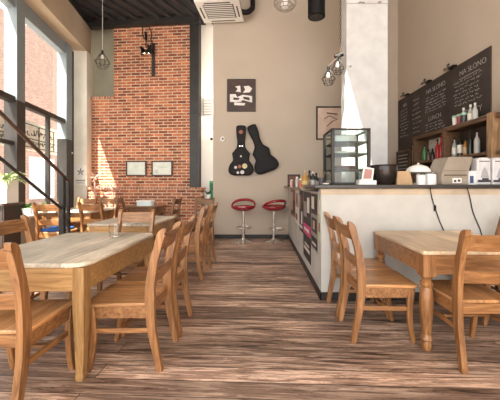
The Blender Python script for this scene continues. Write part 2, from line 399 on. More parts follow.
struct(wallseg(lambda y: win_x(y)-.02, YF, 7.0, .012, .66, 4.32, MB()).build('window_2', win_glass, smooth=False))
struct(wallseg(win_x, YF, 7.3, .25, 0, .64, MB()).build('wall_left', pilaster_pl))
struct(wallseg(lambda y: win_x(y)+.28, 4.95, 6.95, .28, .66, .70, MB()).build('trim_7', white_pl))
struct(MB().tube([(win_x(7.3)+.04, 7.36, .1), (win_x(7.3)+.04, 7.36, 4.5)], .025).build('shadow_strip', black_metal))  # black tube stands in for the narrow shadow line beside the pilaster

# ------------------------------------------------------------------ street outside
pav = MB().box((-30, -12, -.14), (-5.2, 30, -.04)).build('pavement', C('grey paving', (.42, .40, .38), .8)); struct(pav)
pink_brick = brick('pale pink brick', (.17, .085, .06), (.22, .12, .085), (.25, .19, .15), plane='YZ')
fac = thing('facade', 'sunlit pink brick building across the street outside the window', 'building', (-11.4, 6, 0))
MB().box((-.6, -11, -.1), (0, 22, 9.0)).build('brick_front', pink_brick, fac)
arc = MB(); pts = []
for k in range(21):
    a = PI*k/20; pts.append((.03, 4.2+2.6*math.cos(a), 4.4+2.3*math.sin(a)))
arc.prism([(.03, 6.8, 2.9), *pts, (.03, 1.6, 2.9)], (-.05, 0, 0)); arc.build('arched_panel', C('white render', (.30, .295, .285)), fac)
for y0 in (-6, -2.2, 1.6, 5.2, 8.8, 12.4, 16):
    f_ = MB().box((0, y0, .5), (.06, y0+.12, 2.6)).box((0, y0+1.6, .5), (.06, y0+1.72, 2.6)).box((0, y0+.12, 2.48), (.06, y0+1.6, 2.6)).box((0, y0+.12, .5), (.06, y0+1.6, .62)).box((0, y0+.82, .62), (.05, y0+.9, 2.48)).build('window_frame', white_pl, fac)
    MB().box((.0, y0+.12, .62), (.02, y0+1.6, 2.48)).build('pane', C('grey window pane', (.30, .33, .34), .1), f_)
# fascia sign hung outside the glass
sg = thing('hanging_sign', 'cream shop sign with dark scroll lettering outside the window', 'sign', (0, 0, 0))
def sx(y): return win_x(y)-.45
wallseg(sx, 5.0, 7.6, .04, 1.98, 2.60, MB()).build('sign_board', C('cream sign board', (.74, .66, .54), .6), sg)
sm_ = MB()
for z in (2.52, 2.22, 2.04):
    sm_.bar((sx(5.05)+.02, 5.05, z), (sx(7.55)+.02, 7.55, z), .015, .02)
for y in (5.9, 6.75, 7.4): sm_.bar((sx(y)+.02, y, 2.04), (sx(y)+.02, y, 2.52), .015, .02, up=(1, 0, 0))
sm_.build('sign_frame', steel_dark, sg)
lt = MB(); y = 5.5
while y < 7.3:
    for (zb, h) in ((2.27, .16), (2.08, .10)):
        pts = []
        for k in range(6):
            pts.append((sx(y)+.025, y+.02*k+random.uniform(-.02, .02), zb+h*random.random()))
        lt.tube(catmull(pts, 3), .008, 5)
    y += .16
lt.build('lettering', steel_dark, sg)

# ------------------------------------------------------------------ stair railing
rl = thing('stair_railing', 'black steel handrail sloping down past the window', 'railing')
RX = -2.9
MB().tube([(RX+.06, 2.5, 2.52), (RX, 4.4, 1.385), (RX, 4.56, 1.285)], .024, 10).build('handrail', C('brown rail wood', (.07, .035, .025), .4), rl)
MB().tube([(RX+.06, 2.5, 2.02), (RX, 4.4, .88)], .02, 10).build('lower_rail', steel_dark, rl)
MB().box((RX-.035, 4.37, 0), (RX+.035, 4.43, 1.36)).build('post', steel_dark, rl)
MB().box((RX+.03, 2.47, 0), (RX+.09, 2.53, 2.5)).build('post', steel_dark, rl)
MB().box((RX-.02, 4.52, .0), (RX+.02, 4.56, 1.28)).build('post', steel_dark, rl)

# ------------------------------------------------------------------ chairs
def make_chair(mats=(wx, wy, wz, oak_seat)):
    ax, ay, az, st = mats
    t = thing('dining_chair', '', 'chair')
    post = catmull([(-.066, 0, .038), (-.040, .13, .044), (-.010, .30, .055), (0, .45, .064), (-.004, .58, .062), (-.024, .72, .054), (-.056, .84, .050), (-.074, .905, .054), (-.094, .930, .048), (-.106, .931, .032)], 4)
    for sx_ in (-1, 1):
        MB().strip(post, .038).build('back_post', az, t, bevel=.006, loc=(sx_*.19, 0, 0))
        fl = catmull([(.395, .43, .048), (.380, .32, .048), (.378, .2, .042), (.393, .08, .036), (.412, 0, .034)], 4)
        MB().strip(fl, .036).build('front_leg', az, t, bevel=.005, loc=(sx_*.195, 0, 0))
        MB().bar((sx_*.19, -.01, .272), (sx_*.195, .40, .268), .016, .034).build('stretcher', ay, t, bevel=.003)
    se = MB()
    se.prism([(-.175, .0, 0), (-.205, .03, 0), (-.222, .41, 0), (-.205, .445, 0), (.205, .445, 0), (.222, .41, 0), (.205, .03, 0), (.175, .0, 0)], (0, 0, .024))
    se.build('seat', st, t, bevel=.007, loc=(0, 0, .434))
    ap = MB().box((-.204, .03, .355), (-.186, .40, .434)).box((.186, .03, .355), (.204, .40, .434)).box((-.18, .395, .355), (.18, .412, .434)).box((-.18, -.005, .365), (.18, .012, .434))
    ap.build('apron', ax, t, bevel=.003)
    MB().bar((-.18, .20, .27), (.18, .20, .27), .03, .018).build('cross_bar', ax, t, bevel=.003)
    def slat(z0, z1, yb, yt, bow):
        n = 10; vs = []
        for i in range(n+1):
            x = -.178+.356*i/n; c = bow*(1-(x/.178)**2)
            for (y, z) in ((yb-.011, z0), (yb+.011, z0), (yt+.011, z1), (yt-.011, z1)): vs.append((x, y-c, z))
        fs = [(0, 1, 2, 3), tuple(n*4+k for k in (3, 2, 1, 0))]
        for i in range(n):
            for k in range(4): fs.append((i*4+k, i*4+(k+1) % 4, i*4+4+(k+1) % 4, i*4+4+k))
        return MB().add(vs, fs)
    slat(.805, .918, -.050, -.088, .022).build('top_rail', ax, t, bevel=.004)
    slat(.578, .668, -.004, -.018, .016).build('slat', ax, t, bevel=.004)
    return t
oakc = make_chair()
darkc = make_chair((dkx, dky, dkz, dkx))
used = set()
def chair(x, y, deg, label, kind=oakc, group='wooden slat back dining chairs'):
    o = kind if kind.name not in used else copy_tree(kind)
    used.add(kind.name)
    o.location = (x, y, 0); o.rotation_euler = (0, 0, math.radians(deg)); tag(o, label, 'chair', group)
    return o
chair(-1.465, 1.62, 0, 'oak chair in the lower left corner at the near end of the pale table')
chair(-.735, 2.20, 90, 'oak chair facing left on the aisle side of the pale table, nearest the camera')
chair(-.72, 2.655, 90, 'oak chair on the aisle side of the pale table, second from the camera')
chair(-1.45, 3.46, 180, 'oak chair at the far end of the pale table, facing the camera behind the tumbler')
chair(-2.17, 2.68, -90, 'oak chair at the window side of the pale table on the left edge')
chair(-.83, 4.10, 92, 'oak chair on the aisle side of the second left table, nearer one')
chair(-.79, 4.64, 88, 'oak chair on the aisle side of the second left table, farther one')
chair(.80, 2.56, -90, 'oak chair facing right at the left side of the right table, nearer one')
chair(.79, 2.998, -90, 'oak chair facing right at the left side of the right table, squeezed against the bar')
chair(1.535, 2.045, 0, 'oak chair with its back to the camera at the near end of the right table')
chair(2.40, 2.86, 90, 'oak chair on the far right side of the right table, cut by the frame')
chair(-3.45, 4.92, 3, 'oak chair with a blue seat cushion by the window')
chair(-2.78, 5.0, -8, 'oak chair right of the blue cushion chair, behind the railing')
chair(-3.85, 6.62, 180, 'wooden chair at the far side of the window table, left one')
chair(-3.38, 6.66, 176, 'wooden chair at the far side of the window table, right one')
chair(-3.16, 6.88, -84, 'dark wooden chair left of the small dark table at the brick wall', darkc, 'dark wooden chairs')
chair(-1.92, 6.75, 84, 'dark wooden chair right of the small dark table at the brick wall', darkc, 'dark wooden chairs')
chair(-1.22, 6.55, 176, 'dark slat back chair at the end of the white recess wall', darkc, 'dark wooden chairs')
# blue cushion
cu = MB().prism([(-.18, .05, 0), (-.19, .38, 0), (-.16, .41, 0), (.16, .41, 0), (.19, .38, 0), (.18, .05, 0)], (0, 0, .045)).build('seat_cushion', C('blue cloth', (.02, .09, .32), .9), bevel=.015, loc=(-3.45, 4.92, .459))
cu.rotation_euler.z = math.radians(3)
tag(cu, 'flat blue cushion on a chair seat by the window', 'cushion')

# ------------------------------------------------------------------ tables
def round_poly(w, l, r, n=5):
    out = []
    for cx, cy, a0 in ((w/2-r, l/2-r, 0), (-w/2+r, l/2-r, PI/2), (-w/2+r, -l/2+r, PI), (w/2-r, -l/2+r, 3*PI/2)):
        for k in range(n+1):
            a = a0+PI/2*k/n; out.append((cx+r*math.cos(a), cy+r*math.sin(a), 0))
    return out
def table(x, y, w, l, deg, label, topm, legm, apm, style, group='wooden dining tables', inset=.05, r=.05, ah=.14):
    t = thing('dining_table', label, 'table', (x, y, 0), math.radians(deg), group)
    MB().prism(round_poly(w, l, r), (0, 0, .03)).build('tabletop', topm, t, bevel=.008, loc=(0, 0, .725))
    a = MB(); X, Y = w/2-inset, l/2-inset
    z0 = .725-ah
    a.box((-X, -Y, z0), (X, -Y+.022, .725)).box((-X, Y-.022, z0), (X, Y, .725)).box((-X, -Y, z0), (-X+.022, Y, .725)).box((X-.022, -Y, z0), (X, Y, .725))
    a.build('apron', apm, t, bevel=.002)
    for i in (-1, 1):
        for j in (-1, 1):
            g = MB()
            if style == 'turned':
                g.box((-.047, -.047, .56), (.047, .047, .725))
                g.lathe([(.034, .56), (.044, .55), (.034, .535), (.030, .525), (.046, .51), (.046, .49), (.036, .475), (.044, .45), (.050, .38), (.046, .28), (.036, .16), (.031, .12), (.044, .10), (.046, .085), (.034, .07), (.040, .05), (.036, .02), (.028, 0)], 18)
            else:
                sec = catmull([(.039, .725, 0), (.040, .60, 0), (.039, .45, .004), (.033, .28, .006), (.027, .12, .002), (.024, .05, -.004), (.028, .03, -.004), (.023, 0, -.004)], 3)
                vs = []; fs = []
                for (h, z, off) in sec:
                    for a_ in range(12):
                        w_ = 2*PI*(a_+.5)/12; c, s_ = math.cos(w_), math.sin(w_); k = h/max(abs(c), abs(s_))**.75
                        vs.append((k*c+off*i, k*s_+off*j, z))
                for q in range(len(sec)-1):
                    for a_ in range(12): b_ = (a_+1) % 12; fs.append((q*12+a_, q*12+b_, q*12+12+b_, q*12+12+a_))
                fs += [tuple(range(12)), tuple((len(sec)-1)*12+k for k in range(12))]
                g.add(vs, fs)
            g.build('leg', legm, t, loc=(i*(X-.035), j*(Y-.035), 0))
    return t
table(-1.520, 2.47, .90, 1.20, -1.5, 'long worn pale topped wooden table in the left foreground', pale_top, pine_z, pine_x, 'square', inset=.02, r=.11, ah=.15)
table(-1.73, 4.2, .84, 1.0, -2, 'second wooden table along the left aisle, behind the pale table', pale_top, pine_z, pine_x, 'square', inset=.03)
table(1.675, 2.70, .95, .98, 0, 'light oak table with turned legs on the right, against the bar', oak_top, wz, wx, 'turned', inset=.022, r=.025, ah=.15)
table(-3.52, 5.82, 1.05, .85, -3, 'pale wooden table by the window, beyond the railing', pale_top, wz, wx, 'turned')
table(-2.62, 6.92, .74, .6, -4, 'small dark table against the brick plinth under the framed pictures', dkx, dkz, dkx, 'square')
# glass tumbler
tb = MB().lathe([(.034, 0), (.038, .002), (.050, .12), (.048, .12), (.036, .012), (.001, .012)], 24).build('tumbler', C('tumbler glass', (.95, .96, .94), .03, trans=1, var=0), loc=(-1.36, 2.80, .756))
tag(tb, 'empty clear glass tumbler standing on the pale table', 'glass')
# white box on the far dark table
bx = thing('serving_box', 'white and pale blue box standing on the small dark table', 'box', (-2.62, 6.86, .756))
MB().prism(round_poly(.34, .2, .03), (0, 0, .09)).build('box_body', C('pale blue plastic', (.62, .72, .74), .4), bx)
MB().prism(round_poly(.36, .22, .03), (0, 0, .03)).build('lid', white_pl, bx, loc=(0, 0, .09))

# ------------------------------------------------------------------ bar
bar = thing('bar_counter', 'grey white plastered bar counter with a dark worktop', 'bar counter', (0, 0, 0))
BX, BY = .66, 3.235
MB().box((BX, BY, 0), (XR-.01, BY+.16, 1.20)).build('front_wall', bar_pl, bar, bevel=.006)
MB().box((BX, BY+.16, 0), (BX+.16, BACK-.02, 1.16)).build('side_wall', bar_pl, bar)
MB().box((BX-.08, BY-.05, 1.205), (XR-.01, BY+.80, 1.240)).build('worktop', C('dark grey worktop', (.045, .042, .04), .3), bar, bevel=.004)
MB().box((BX-.11, BY+.8, 1.165), (BX+.55, BACK-.02, 1.205)).build('side_ledge', wood('grey brown ledge', [(.16, .11, .075), (.26, .19, .13), (.36, .28, .2)], 'Y'), bar, bevel=.004)
MB().box((BX-.012, BY-.012, 0), (XR-.01, BY, .085)).box((BX-.012, BY-.012, 0), (BX, BACK-.02, .085)).build('kickboard', steel_dark, bar)
MB().box((BX-.005, BY-.006, 1.135), (XR-.01, BY, 1.2)).build('top_strip', C('tan strip', (.50, .40, .29), .7), bar)
# cords on the face of the bar
def cord(pts, label, plug=None):
    p = [Vector(q) for q in pts]
    t = thing('power_cord', label, 'cord', p[0], 0)
    MB().tube(catmull([tuple(q-p[0]) for q in p], 6), .005, 6).build('cable', black_soft, t)
    if plug: MB().tube([Vector(plug)-p[0]+Vector((0, 0, .03)), Vector(plug)-p[0]-Vector((0, 0, .03))], .012, 8).build('switch', black_soft, t)
yb = BY-.014
cord([at(430, 187, yb-.045), at(432, 198, yb), at(435.5, 209, yb), at(440, 222, yb), at(446, 235, yb)], 'black cord with an inline switch hanging on the bar face, left one', plug=at(435, 208, yb-.006))
cord([at(467, 187, yb-.045), at(470, 198, yb), at(473, 212, yb), at(480, 229, yb), at(483, 240, yb)], 'plain black cord hanging on the bar face, right one')

# posters on the aisle side of the bar
def poster(y0, y1, z0, z1, cols, label, patches):
    """patches: (u0, v0, u1, v1, colour index) in 0..1, u runs from far to near"""
    m_ = MB().box((BX-.006, y0, z0), (BX-.0015, y1, z1), 0)
    W, H = y1-y0, z1-z0
    for k, (u0, v0, u1, v1, ci) in enumerate(patches):
        m_.box((BX-.0075-.0002*k, y1-u1*W, z0+v0*H), (BX-.0055, y1-u0*W, z0+v1*H), ci)
    return tag(m_.build('poster', cols, smooth=False), label, 'poster', 'posters on the bar side')
pk, wp, bk = C('magenta print', (.62, .04, .20)), C('white print', (.66, .63, .58)), C('black paper', (.03, .026, .026))
brn, gr, gn, tn = C('brown print', (.25, .09, .05)), C('grey print', (.30, .28, .27)), C('pale green print', (.45, .50, .33)), C('tan print', (.55, .40, .28))
poster(3.88, 4.52, .20, 1.14, [bk, pk, wp, gr], 'tall black poster with a magenta band on the bar side', [(.0, .36, 1, .52, 1), (.1, .62, .5, .85, 3), (.1, .12, .9, .17, 2), (.2, .2, .8, .23, 2), (.15, .41, .8, .46, 2), (.55, .7, .85, .92, 2)])
poster(3.40, 3.84, .46, 1.15, [gr, bk, wp, tn], 'grey photo poster nearest the corner of the bar', [(.05, .62, .95, .97, 1), (.1, .7, .5, .92, 2), (.1, .3, .9, .55, 1), (.3, .35, .6, .5, 3), (.05, .03, .95, .22, 1), (.2, .08, .8, .12, 2)])
poster(3.255, 3.37, .62, 1.12, [gn, wp, brn], 'narrow pale green leaflet at the bar corner', [(.2, .6, .8, .9, 1), (.2, .2, .8, .4, 2)])
poster(4.58, 4.98, .50, 1.14, [bk, wp, brn, pk], 'dark brown poster left of the tall black one', [(.1, .55, .6, .9, 2), (.5, .2, .9, .5, 1), (.1, .08, .9, .16, 1)])
poster(5.03, 5.55, .55, 1.14, [wp, gr, brn], 'white and grey poster in the middle of the bar side', [(.1, .5, .9, .92, 1), (.25, .6, .6, .85, 2), (.1, .1, .6, .3, 2)])
poster(5.62, 6.35, .62, 1.14, [brn, tn, bk], 'brown orange poster at the far end of the bar side', [(.1, .2, .5, .9, 1), (.6, .1, .9, .6, 2), (.15, .05, .5, .15, 2)])

# ------------------------------------------------------------------ bar stools
def stool(x, y, deg, label):
    t = thing('bar_stool', label, 'stool', (x, y, 0), math.radians(deg), 'red bar stools')
    MB().lathe([(.0, 0), (.205, 0), (.207, .008), (.19, .018), (.10, .035), (.045, .06), (.030, .09), (.0, .09)], 32).build('base', chrome, t)
    MB().lathe([(.034, .08), (.034, .42), (.024, .425), (.024, .68), (.05, .68), (.05, .69)], 20).build('pole', chrome, t)
    fr = MB(); pts = [(.17*math.cos(a), .17*math.sin(a)-.13, .30) for a in [2*PI*k/24 for k in range(24)]]
    fr.tube(pts, .010, 8, closed=True); fr.build('footrest', chrome, t)
    # moulded seat: dished shell with a raised back rim and an opening
    n = 40; vs = []; fs = []; rings = [(.0, -.03), (.08, -.028), (.16, -.008), (.215, .03), (.238, .065)]
    for r, h in rings:
        for k in range(n):
            a = 2*PI*k/n; vs.append((r*1.08*math.cos(a), r*math.sin(a), .715+h))
    for q in range(len(rings)-1):
        for k in range(n): j = (k+1) % n; fs.append((q*n+k, q*n+j, q*n+n+j, q*n+n+k))
    s_ = MB().add(vs, fs); ob = s_.build('seat', red_gloss, t); md = ob.modifiers.new('shell', 'SOLIDIFY'); md.thickness = .022
    rim = []
    rr = []
    for k in range(48):
        a = 2*PI*k/48; u = max(0, -math.sin(a)*.9+.1)**.8
        back = max(0.0, math.sin(a+PI))
        rim.append((.250*math.cos(a), .235*math.sin(a)-.02*back, .775+.125*back**.7)); rr.append(.020+.012*back)
    MB().tube(rim, rr, 10, closed=True).build('back_rim', red_gloss, t)
    MB().tube([(.02, 0, .69), (.14, .02, .685)], .006, 8).build('lever', chrome, t)
    return t
stool(-.36, 6.46, 175, 'red bar stool on a chrome pole against the back wall, left one')
stool(.30, 6.46, 25, 'red bar stool on a chrome pole beside the bar, right one')

# ------------------------------------------------------------------ guitar cases
def guitar_outline(s=1.0, n=6):
    pts = [(.0, 0), (.13, .005), (.195, .06), (.205, .15), (.175, .25), (.135, .33), (.14, .42), (.145, .48), (.105, .55), (.070, .62), (.062, .75), (.075, .88), (.08, 1.02), (.065, 1.08), (.0, 1.095)]
    r = catmull([(a*s*1.38, b*s*1.04) for a, b in pts], n)
    return r+[(-a, b) for a, b in r[::-1][1:-1]]
def guitar_case(name, px, py, ang_, label, mats, stickers):
    c = at(px, py, BACK)
    t = thing(name, label, 'guitar case', (c.x, BACK-.005, c.z)); t.rotation_euler = (0, ang_, 0)
    ol = guitar_outline()
    MB().prism([(x, 0, z) for x, z in ol], (0, -.11, 0)).build('case_body', mats[0], t, bevel=.02)
    ix = [(x*.86, z*.95+.025) for x, z in ol]
    if mats[1]:
        MB().prism([(x, -.105, z) for x, z in ix], (0, -.012, 0)).build('lining', mats[1], t)
    for (x, z, r, mt, rn) in stickers:
        MB().lathe([(r, 0), (r, .006)], 18, o=(x, -.125, z), axis=(0, 1, 0)).build(rn, mt, t)
    return t
yel = C('cream yellow sticker', (.62, .55, .28)); wst = C('white sticker', (.6, .58, .55)); rdst = C('brown red sticker', (.33, .10, .05))
g1 = guitar_case('guitar_case', 241.3, 175.5, 0, 'black guitar case with round stickers and brass latches on the back wall', (black_soft, C('black plush lining', (.012, .010, .010), .8)),
    [(.085, .21, .058, yel, 'sticker'), (.03, .07, .045, wst, 'sticker'), (-.03, .2, .04, rdst, 'sticker'), (-.12, .18, .032, wst, 'sticker'), (-.07, .06, .03, wst, 'sticker'), (0, .98, .045, rdst, 'sticker'), (-.025, .66, .012, chrome, 'latch'), (.03, .66, .012, chrome, 'latch'), (.0, .43, .02, wst, 'sticker')])
MB().tube([(-.13, -.05, .40), (-.19, -.07, .42), (-.20, -.07, .50), (-.14, -.05, .54)], .008, 8).build('handle', C('white grey strap', (.4, .38, .36)), g1)
g2 = guitar_case('guitar_case', 268.5, 172, -.36, 'plain black guitar case hanging tilted on the back wall', (black_soft, None), [])
MB().prism([(x*.8, -.108, z*.93+.03) for x, z in guitar_outline()], (0, -.02, 0)).build('raised_panel', black_soft, g2, bevel=.01)

# ------------------------------------------------------------------ pictures
def framed(name, px0, px1, py0, py1, Y, label, cat, fm, fw, picm, decor=None, rz=0, depth=.03):
    a, b = at(px0, py1, Y), at(px1, py0, Y); w, h = b.x-a.x, b.z-a.z
    t = thing(name, label, cat, ((a.x+b.x)/2, Y, a.z), rz)
    f_ = MB()
    f_.box((-w/2, -depth, 0), (w/2, 0, fw)).box((-w/2, -depth, h-fw), (w/2, 0, h)).box((-w/2, -depth, fw), (-w/2+fw, 0, h-fw)).box((w/2-fw, -depth, fw), (w/2, 0, h-fw))
    f_.build('frame', fm, t, bevel=.003)
    MB().box((-w/2+fw, -depth*.5, fw), (w/2-fw, 0, h-fw)).build('print', picm, t)
    if decor: decor(t, w, h, -depth*.5)
    return t
pa = plain('abstract dark print', (.05, .025, .018), .5, var=.5, nscale=5)
def dec1(t, w, h, d):
    m_ = MB()
    for pl in ([(-.2, .62), (-.02, .60), (-.04, .80), (-.22, .78), (-.13, .70)], [(.05, .58), (.30, .60), (.38, .72), (.25, .80), (.08, .78), (.14, .68)],
               [(-.4, .30), (-.02, .30), (.05, .36), (.38, .28), (.38, .48), (.05, .52), (-.15, .45), (-.2, .54), (-.4, .54)], [(-.25, .20), (.1, .19), (.14, .26), (-.25, .29)]):
        m_.prism([(x*w, d, y*h) for x, y in pl], (0, -.003, 0))
    m_.build('artwork', C('white paint shape', (.72, .68, .64)), t)
    m2 = MB()
    for pl in ([(-.28, .36), (-.1, .36), (-.06, .42), (-.28, .44)], [(.08, .39), (.3, .34), (.28, .44), (.06, .46)]):
        m2.prism([(x*w, d-.003, y*h) for x, y in pl], (0, -.002, 0))
    m2.build('artwork', bk, t)
framed('wall_picture', 227.2, 255.6, 79.5, 111.8, BACK-.002, 'dark abstract print with white shapes hanging above the guitar cases', 'picture', steel_dark, .012, pa, dec1)
def dec2(t, w, h, d):
    m_ = MB()
    m_.tube([(-.2*w, d-.002, .62*h), (0, d-.002, .72*h), (.3*w, d-.002, .60*h), (.1*w, d-.002, .55*h), (-.1*w, d-.002, .4*h)], .012, 6)
    m_.tube([(-.1*w, d-.002, .8*h), (.3*w, d-.002, .76*h)], .016, 6)
    m_.build('artwork', C('dark ink stroke', (.14, .07, .05)), t)
framed('wall_picture', 316, 342.5, 106.5, 140, BACK-.002, 'cream picture in a dark frame partly hidden by the display case', 'picture', C('dark brown frame', (.03, .02, .018)), .035, C('pinkish cream print', (.62, .46, .36)), dec2)
def plinth_y(px): # depth of brick face for a pixel column
    tx = (px-CX)/F; # X = tx*Y on line BL + s*bd
    s_ = (tx*BL.y-BL.x)/(bd.x-tx*bd.y); return BL.y+s_*bd.y
def dec3(t, w, h, d):
    m_ = MB().tube([(-.25*w+.03*math.cos(a), d-.002, .3*h+.03*math.sin(a)) for a in [k*.5 for k in range(14)]], .004, 5)
    m_.tube([(-.3*w, d-.002, .7*h), (.0, d-.002, .55*h), (.3*w, d-.002, .6*h)], .003, 5)
    m_.build('artwork', C('green ink', (.18, .25, .16)), t)
fmm = C('thin dark wood frame', (.06, .03, .022))
framed('wall_picture', 126, 147, 161, 176, plinth_y(136)-.02, 'left of two small framed prints on the brick wall', 'picture', fmm, .03, C('pale green paper', (.60, .64, .56)), None, ang)
framed('wall_picture', 151.5, 173, 161, 176, plinth_y(162)-.02, 'right of two small framed prints on the brick wall', 'picture', fmm, .03, C('pale mint paper', (.64, .66, .58)), dec3, ang)

# ------------------------------------------------------------------ small wall fittings
p = at(222.8, 139, BACK)
t = thing('motion_sensor', 'small white round sensor on the back wall left of the guitar case', 'sensor', (p.x, BACK, p.z))
MB().lathe([(.06, 0), (.058, .02), (.04, .035), (0, .035)], 20, axis=(0, -1, 0)).build('housing', white_pl, t)
MB().lathe([(.022, 0), (.02, .014), (0, .018)], 14, o=(0, -.033, 0), axis=(0, -1, 0)).build('lens', black_gloss, t)
RY = 7.70
a, b = at(203.2, 115, RY), at(212.6, 98.5, RY)
t = thing('wall_vent', 'grey slatted air vent high on the white recess wall', 'vent', (a.x, RY, a.z))
W, H = b.x-a.x, b.z-a.z
MB().box((0, -.02, 0), (W, 0, H)).build('vent_frame', C('vent grey', (.30, .27, .24)), t)
m = MB()
for k in range(6): m.box((.02, -.03, .02+k*H/6), (W-.02, -.018, .02+k*H/6+.035))
m.build('slat', C('vent slats', (.52, .49, .45)), t)
p = at(211.5, 139, RY); t = thing('door_bell', 'small black knob on the white recess wall', 'switch', (p.x, RY, p.z))
MB().lathe([(.035, 0), (.03, .03), (0, .035)], 14, axis=(0, -1, 0)).build('knob', black_soft, t)
p = at(213, 128, RY); q = thing('wall_hook', 'tiny grey hook on the white recess wall above the black knob', 'hook', (p.x, RY, p.z))
MB().lathe([(.02, 0), (.018, .03), (0, .03)], 12, axis=(0, -1, 0)).build('knob', C('grey knob', (.3, .28, .26)), q)
a, b = at(209.5, 198, RY), at(213.5, 181, RY)
m = MB().box((a.x, RY-.012, a.z), (b.x+.1, RY-.002, b.z), 0).box((a.x+.02, RY-.014, a.z+.2), (b.x+.1, RY-.011, b.z-.06), 1)
tag(m.build('poster', [C('green poster', (.05, .35, .16)), C('dark green poster', (.02, .12, .06))], smooth=False), 'green poster on the white recess wall', 'poster')
# black emblem on the pilaster
t = thing('wall_emblem', 'white card with a small black star emblem on the pilaster', 'sign', (-4.42, 7.40, 1.22), .1)
MB().box((-.14, -.012, 0), (.14, .0, .5)).build('card', C('white card', (.78, .76, .7)), t)
m = MB()
for k in range(5):
    a_ = 2*PI*k/5+PI/2; a2 = a_+.35; a0 = a_-.35
    m.prism([(.0, -.0125, .33), (.045*math.cos(a0), -.0125, .33+.045*math.sin(a0)), (.1*math.cos(a_), -.0125, .33+.1*math.sin(a_)), (.045*math.cos(a2), -.0125, .33+.045*math.sin(a2))], (0, -.003, 0))
m.build('star', bk, t)
MB().box((-.11, -.0155, .10), (.11, -.012, .13)).box((-.09, -.0155, .05), (.09, -.012, .065)).build('lettering', C('grey lettering', (.25, .24, .23)), t)
# sensor dot on mullion
t = thing('round_sensor', 'small white knob on the dark window edge', 'knob', (-4.57, 7.27, 2.0))
MB().lathe([(.03, 0), (.03, .04), (.0, .05)], 14, axis=(.3, -1, 0)).build('cap', white_pl, t)
MB().lathe([(.035, 0), (.035, .01)], 14, axis=(.3, -1, 0)).build('plate', white_pl, t)

# ------------------------------------------------------------------ air conditioner
zc = 4.92
P = [at(195, 7.6, 6.08), at(237, 1.5, 6.08), at(243.6, 21, 6.8), at(204, 24.4, 6.8)]
P = [Vector((-1.34, 6.05, zc)), Vector((-.44, 5.98, zc)), Vector((-.36, 6.78, zc)), Vector((-1.26, 6.85, zc))]
e1 = (P[1]-P[0]).normalized(); acang = math.atan2(e1.y, e1.x); ctr = sum(P, Vector())/4
t = thing('air_conditioner', 'white ceiling cassette air conditioner with a square grille', 'air conditioner', (ctr.x, ctr.y, zc), acang)
w2 = .455
fr = MB(); fr.box((-w2, -.41, 0), (w2, -.27, .05)).box((-w2, .27, 0), (w2, .41, .05)).box((-w2, -.27, 0), (-.32, .27, .05)).box((.32, -.27, 0), (w2, .27, .05))
fr.build('panel', white_pl, t, bevel=.008)
MB().box((-.40, -.36, .05), (.40, .36, .28)).build('housing', C('black sheet metal', (.02, .02, .02), .5), t)
g = MB()
for k in range(8): g.box((-.30, -.245+k*.066, -.003), (.30, -.245+k*.066+.030, .001))
g.build('grille', white_pl, t)
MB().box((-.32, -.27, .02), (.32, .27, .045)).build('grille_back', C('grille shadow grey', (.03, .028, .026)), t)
m = MB()
m.box((-.27, -.35, -.003), (.27, -.315, .01)).box((-.27, .315, -.003), (.27, .35, .01)).box((-.40, -.2, -.003), (-.37, .2, .01)).box((.37, -.2, -.003), (.40, .2, .01))
m.build('air_slot', C('slot grey', (.05, .045, .04)), t)
m = MB()
for i in (-1, 1):
    for j in (-1, 1): m.tube([(i*.36, j*.32, .28), (i*.36, j*.32, CEIL-zc if i < 0 else HIGH-zc)], .008, 6)
m.build('hanger_rod', chrome, t)
MB().tube(catmull([tuple(v) for v in ((-.50, 6.5, 5.02), (-.32, 6.52, 4.98), (-.20, 6.55, 5.05), (-.16, 6.6, 5.25), (-.2, 6.6, 6.3))], 6), .055, 10).build('refrigerant_pipe', black_soft, t)
pp = bpy.data.objects['refrigerant_pipe']; pp.matrix_parent_inverse = (Matrix.Translation(t.location) @ Matrix.Rotation(acang, 4, 'Z')).inverted()
# black duct
d0 = at(316.5, 17, 5.2)
t = thing('spotlight_tube', 'black cylinder spotlight hanging near the top of the frame', 'ceiling light', (d0.x, 5.2, d0.z))
MB().lathe([(.13, .004), (.145, 0), (.148, .01), (.148, .9), (.02, .92), (.02, HIGH-d0.z)], 28).build('tube', black_soft, t)
MB().lathe([(.12, 0), (.12, .02)], 24, o=(0, 0, -.004)).build('lens', C('dark lens', (.01, .01, .01), .1), t)

# ------------------------------------------------------------------ cage lamps
def cage(mb, c, r, h, tilt=None):
    """diamond wire cage hanging below c"""
    prof = [(.02, 0), (r*.45, -h*.18), (r, -h*.62), (r*.62, -h)]
    for k in range(8):
        a = 2*PI*k/8; mb.tube([(c[0]+q*math.cos(a), c[1]+q*math.sin(a), c[2]+z) for q, z in prof], .0045, 5)
    for q, z in prof[1:]:
        mb.tube([(c[0]+q*math.cos(2*PI*k/16), c[1]+q*math.sin(2*PI*k/16), c[2]+z) for k in range(16)], .0045, 5, closed=True)
def cage_lamp(x, y, z, top, label, r=.1, h=.2, cordr=.004, lit=True, group='wire cage pendant lamps'):
    t = thing('cage_pendant_lamp', label, 'pendant lamp', (x, y, z), 0, group)
    m_ = MB(); cage(m_, (0, 0, 0), r, h); m_.build('wire_cage', black_metal, t)
    MB().lathe([(.012, .06), (.022, .05), (.026, 0), (.022, -.03)], 14).build('socket', black_metal, t)
    MB().lathe([(.012, -.03), (.020, -.05), (.034, -.09), (.030, -.12), (.0, -.135)], 16).build('bulb', clear_bulb, t)
    if top is not None: MB().tube([(0, 0, .05), (top[0]-x, top[1]-y, top[2]-z)], cordr, 6).build('cord', C('cord white', (.55, .52, .48)), t)
    return t
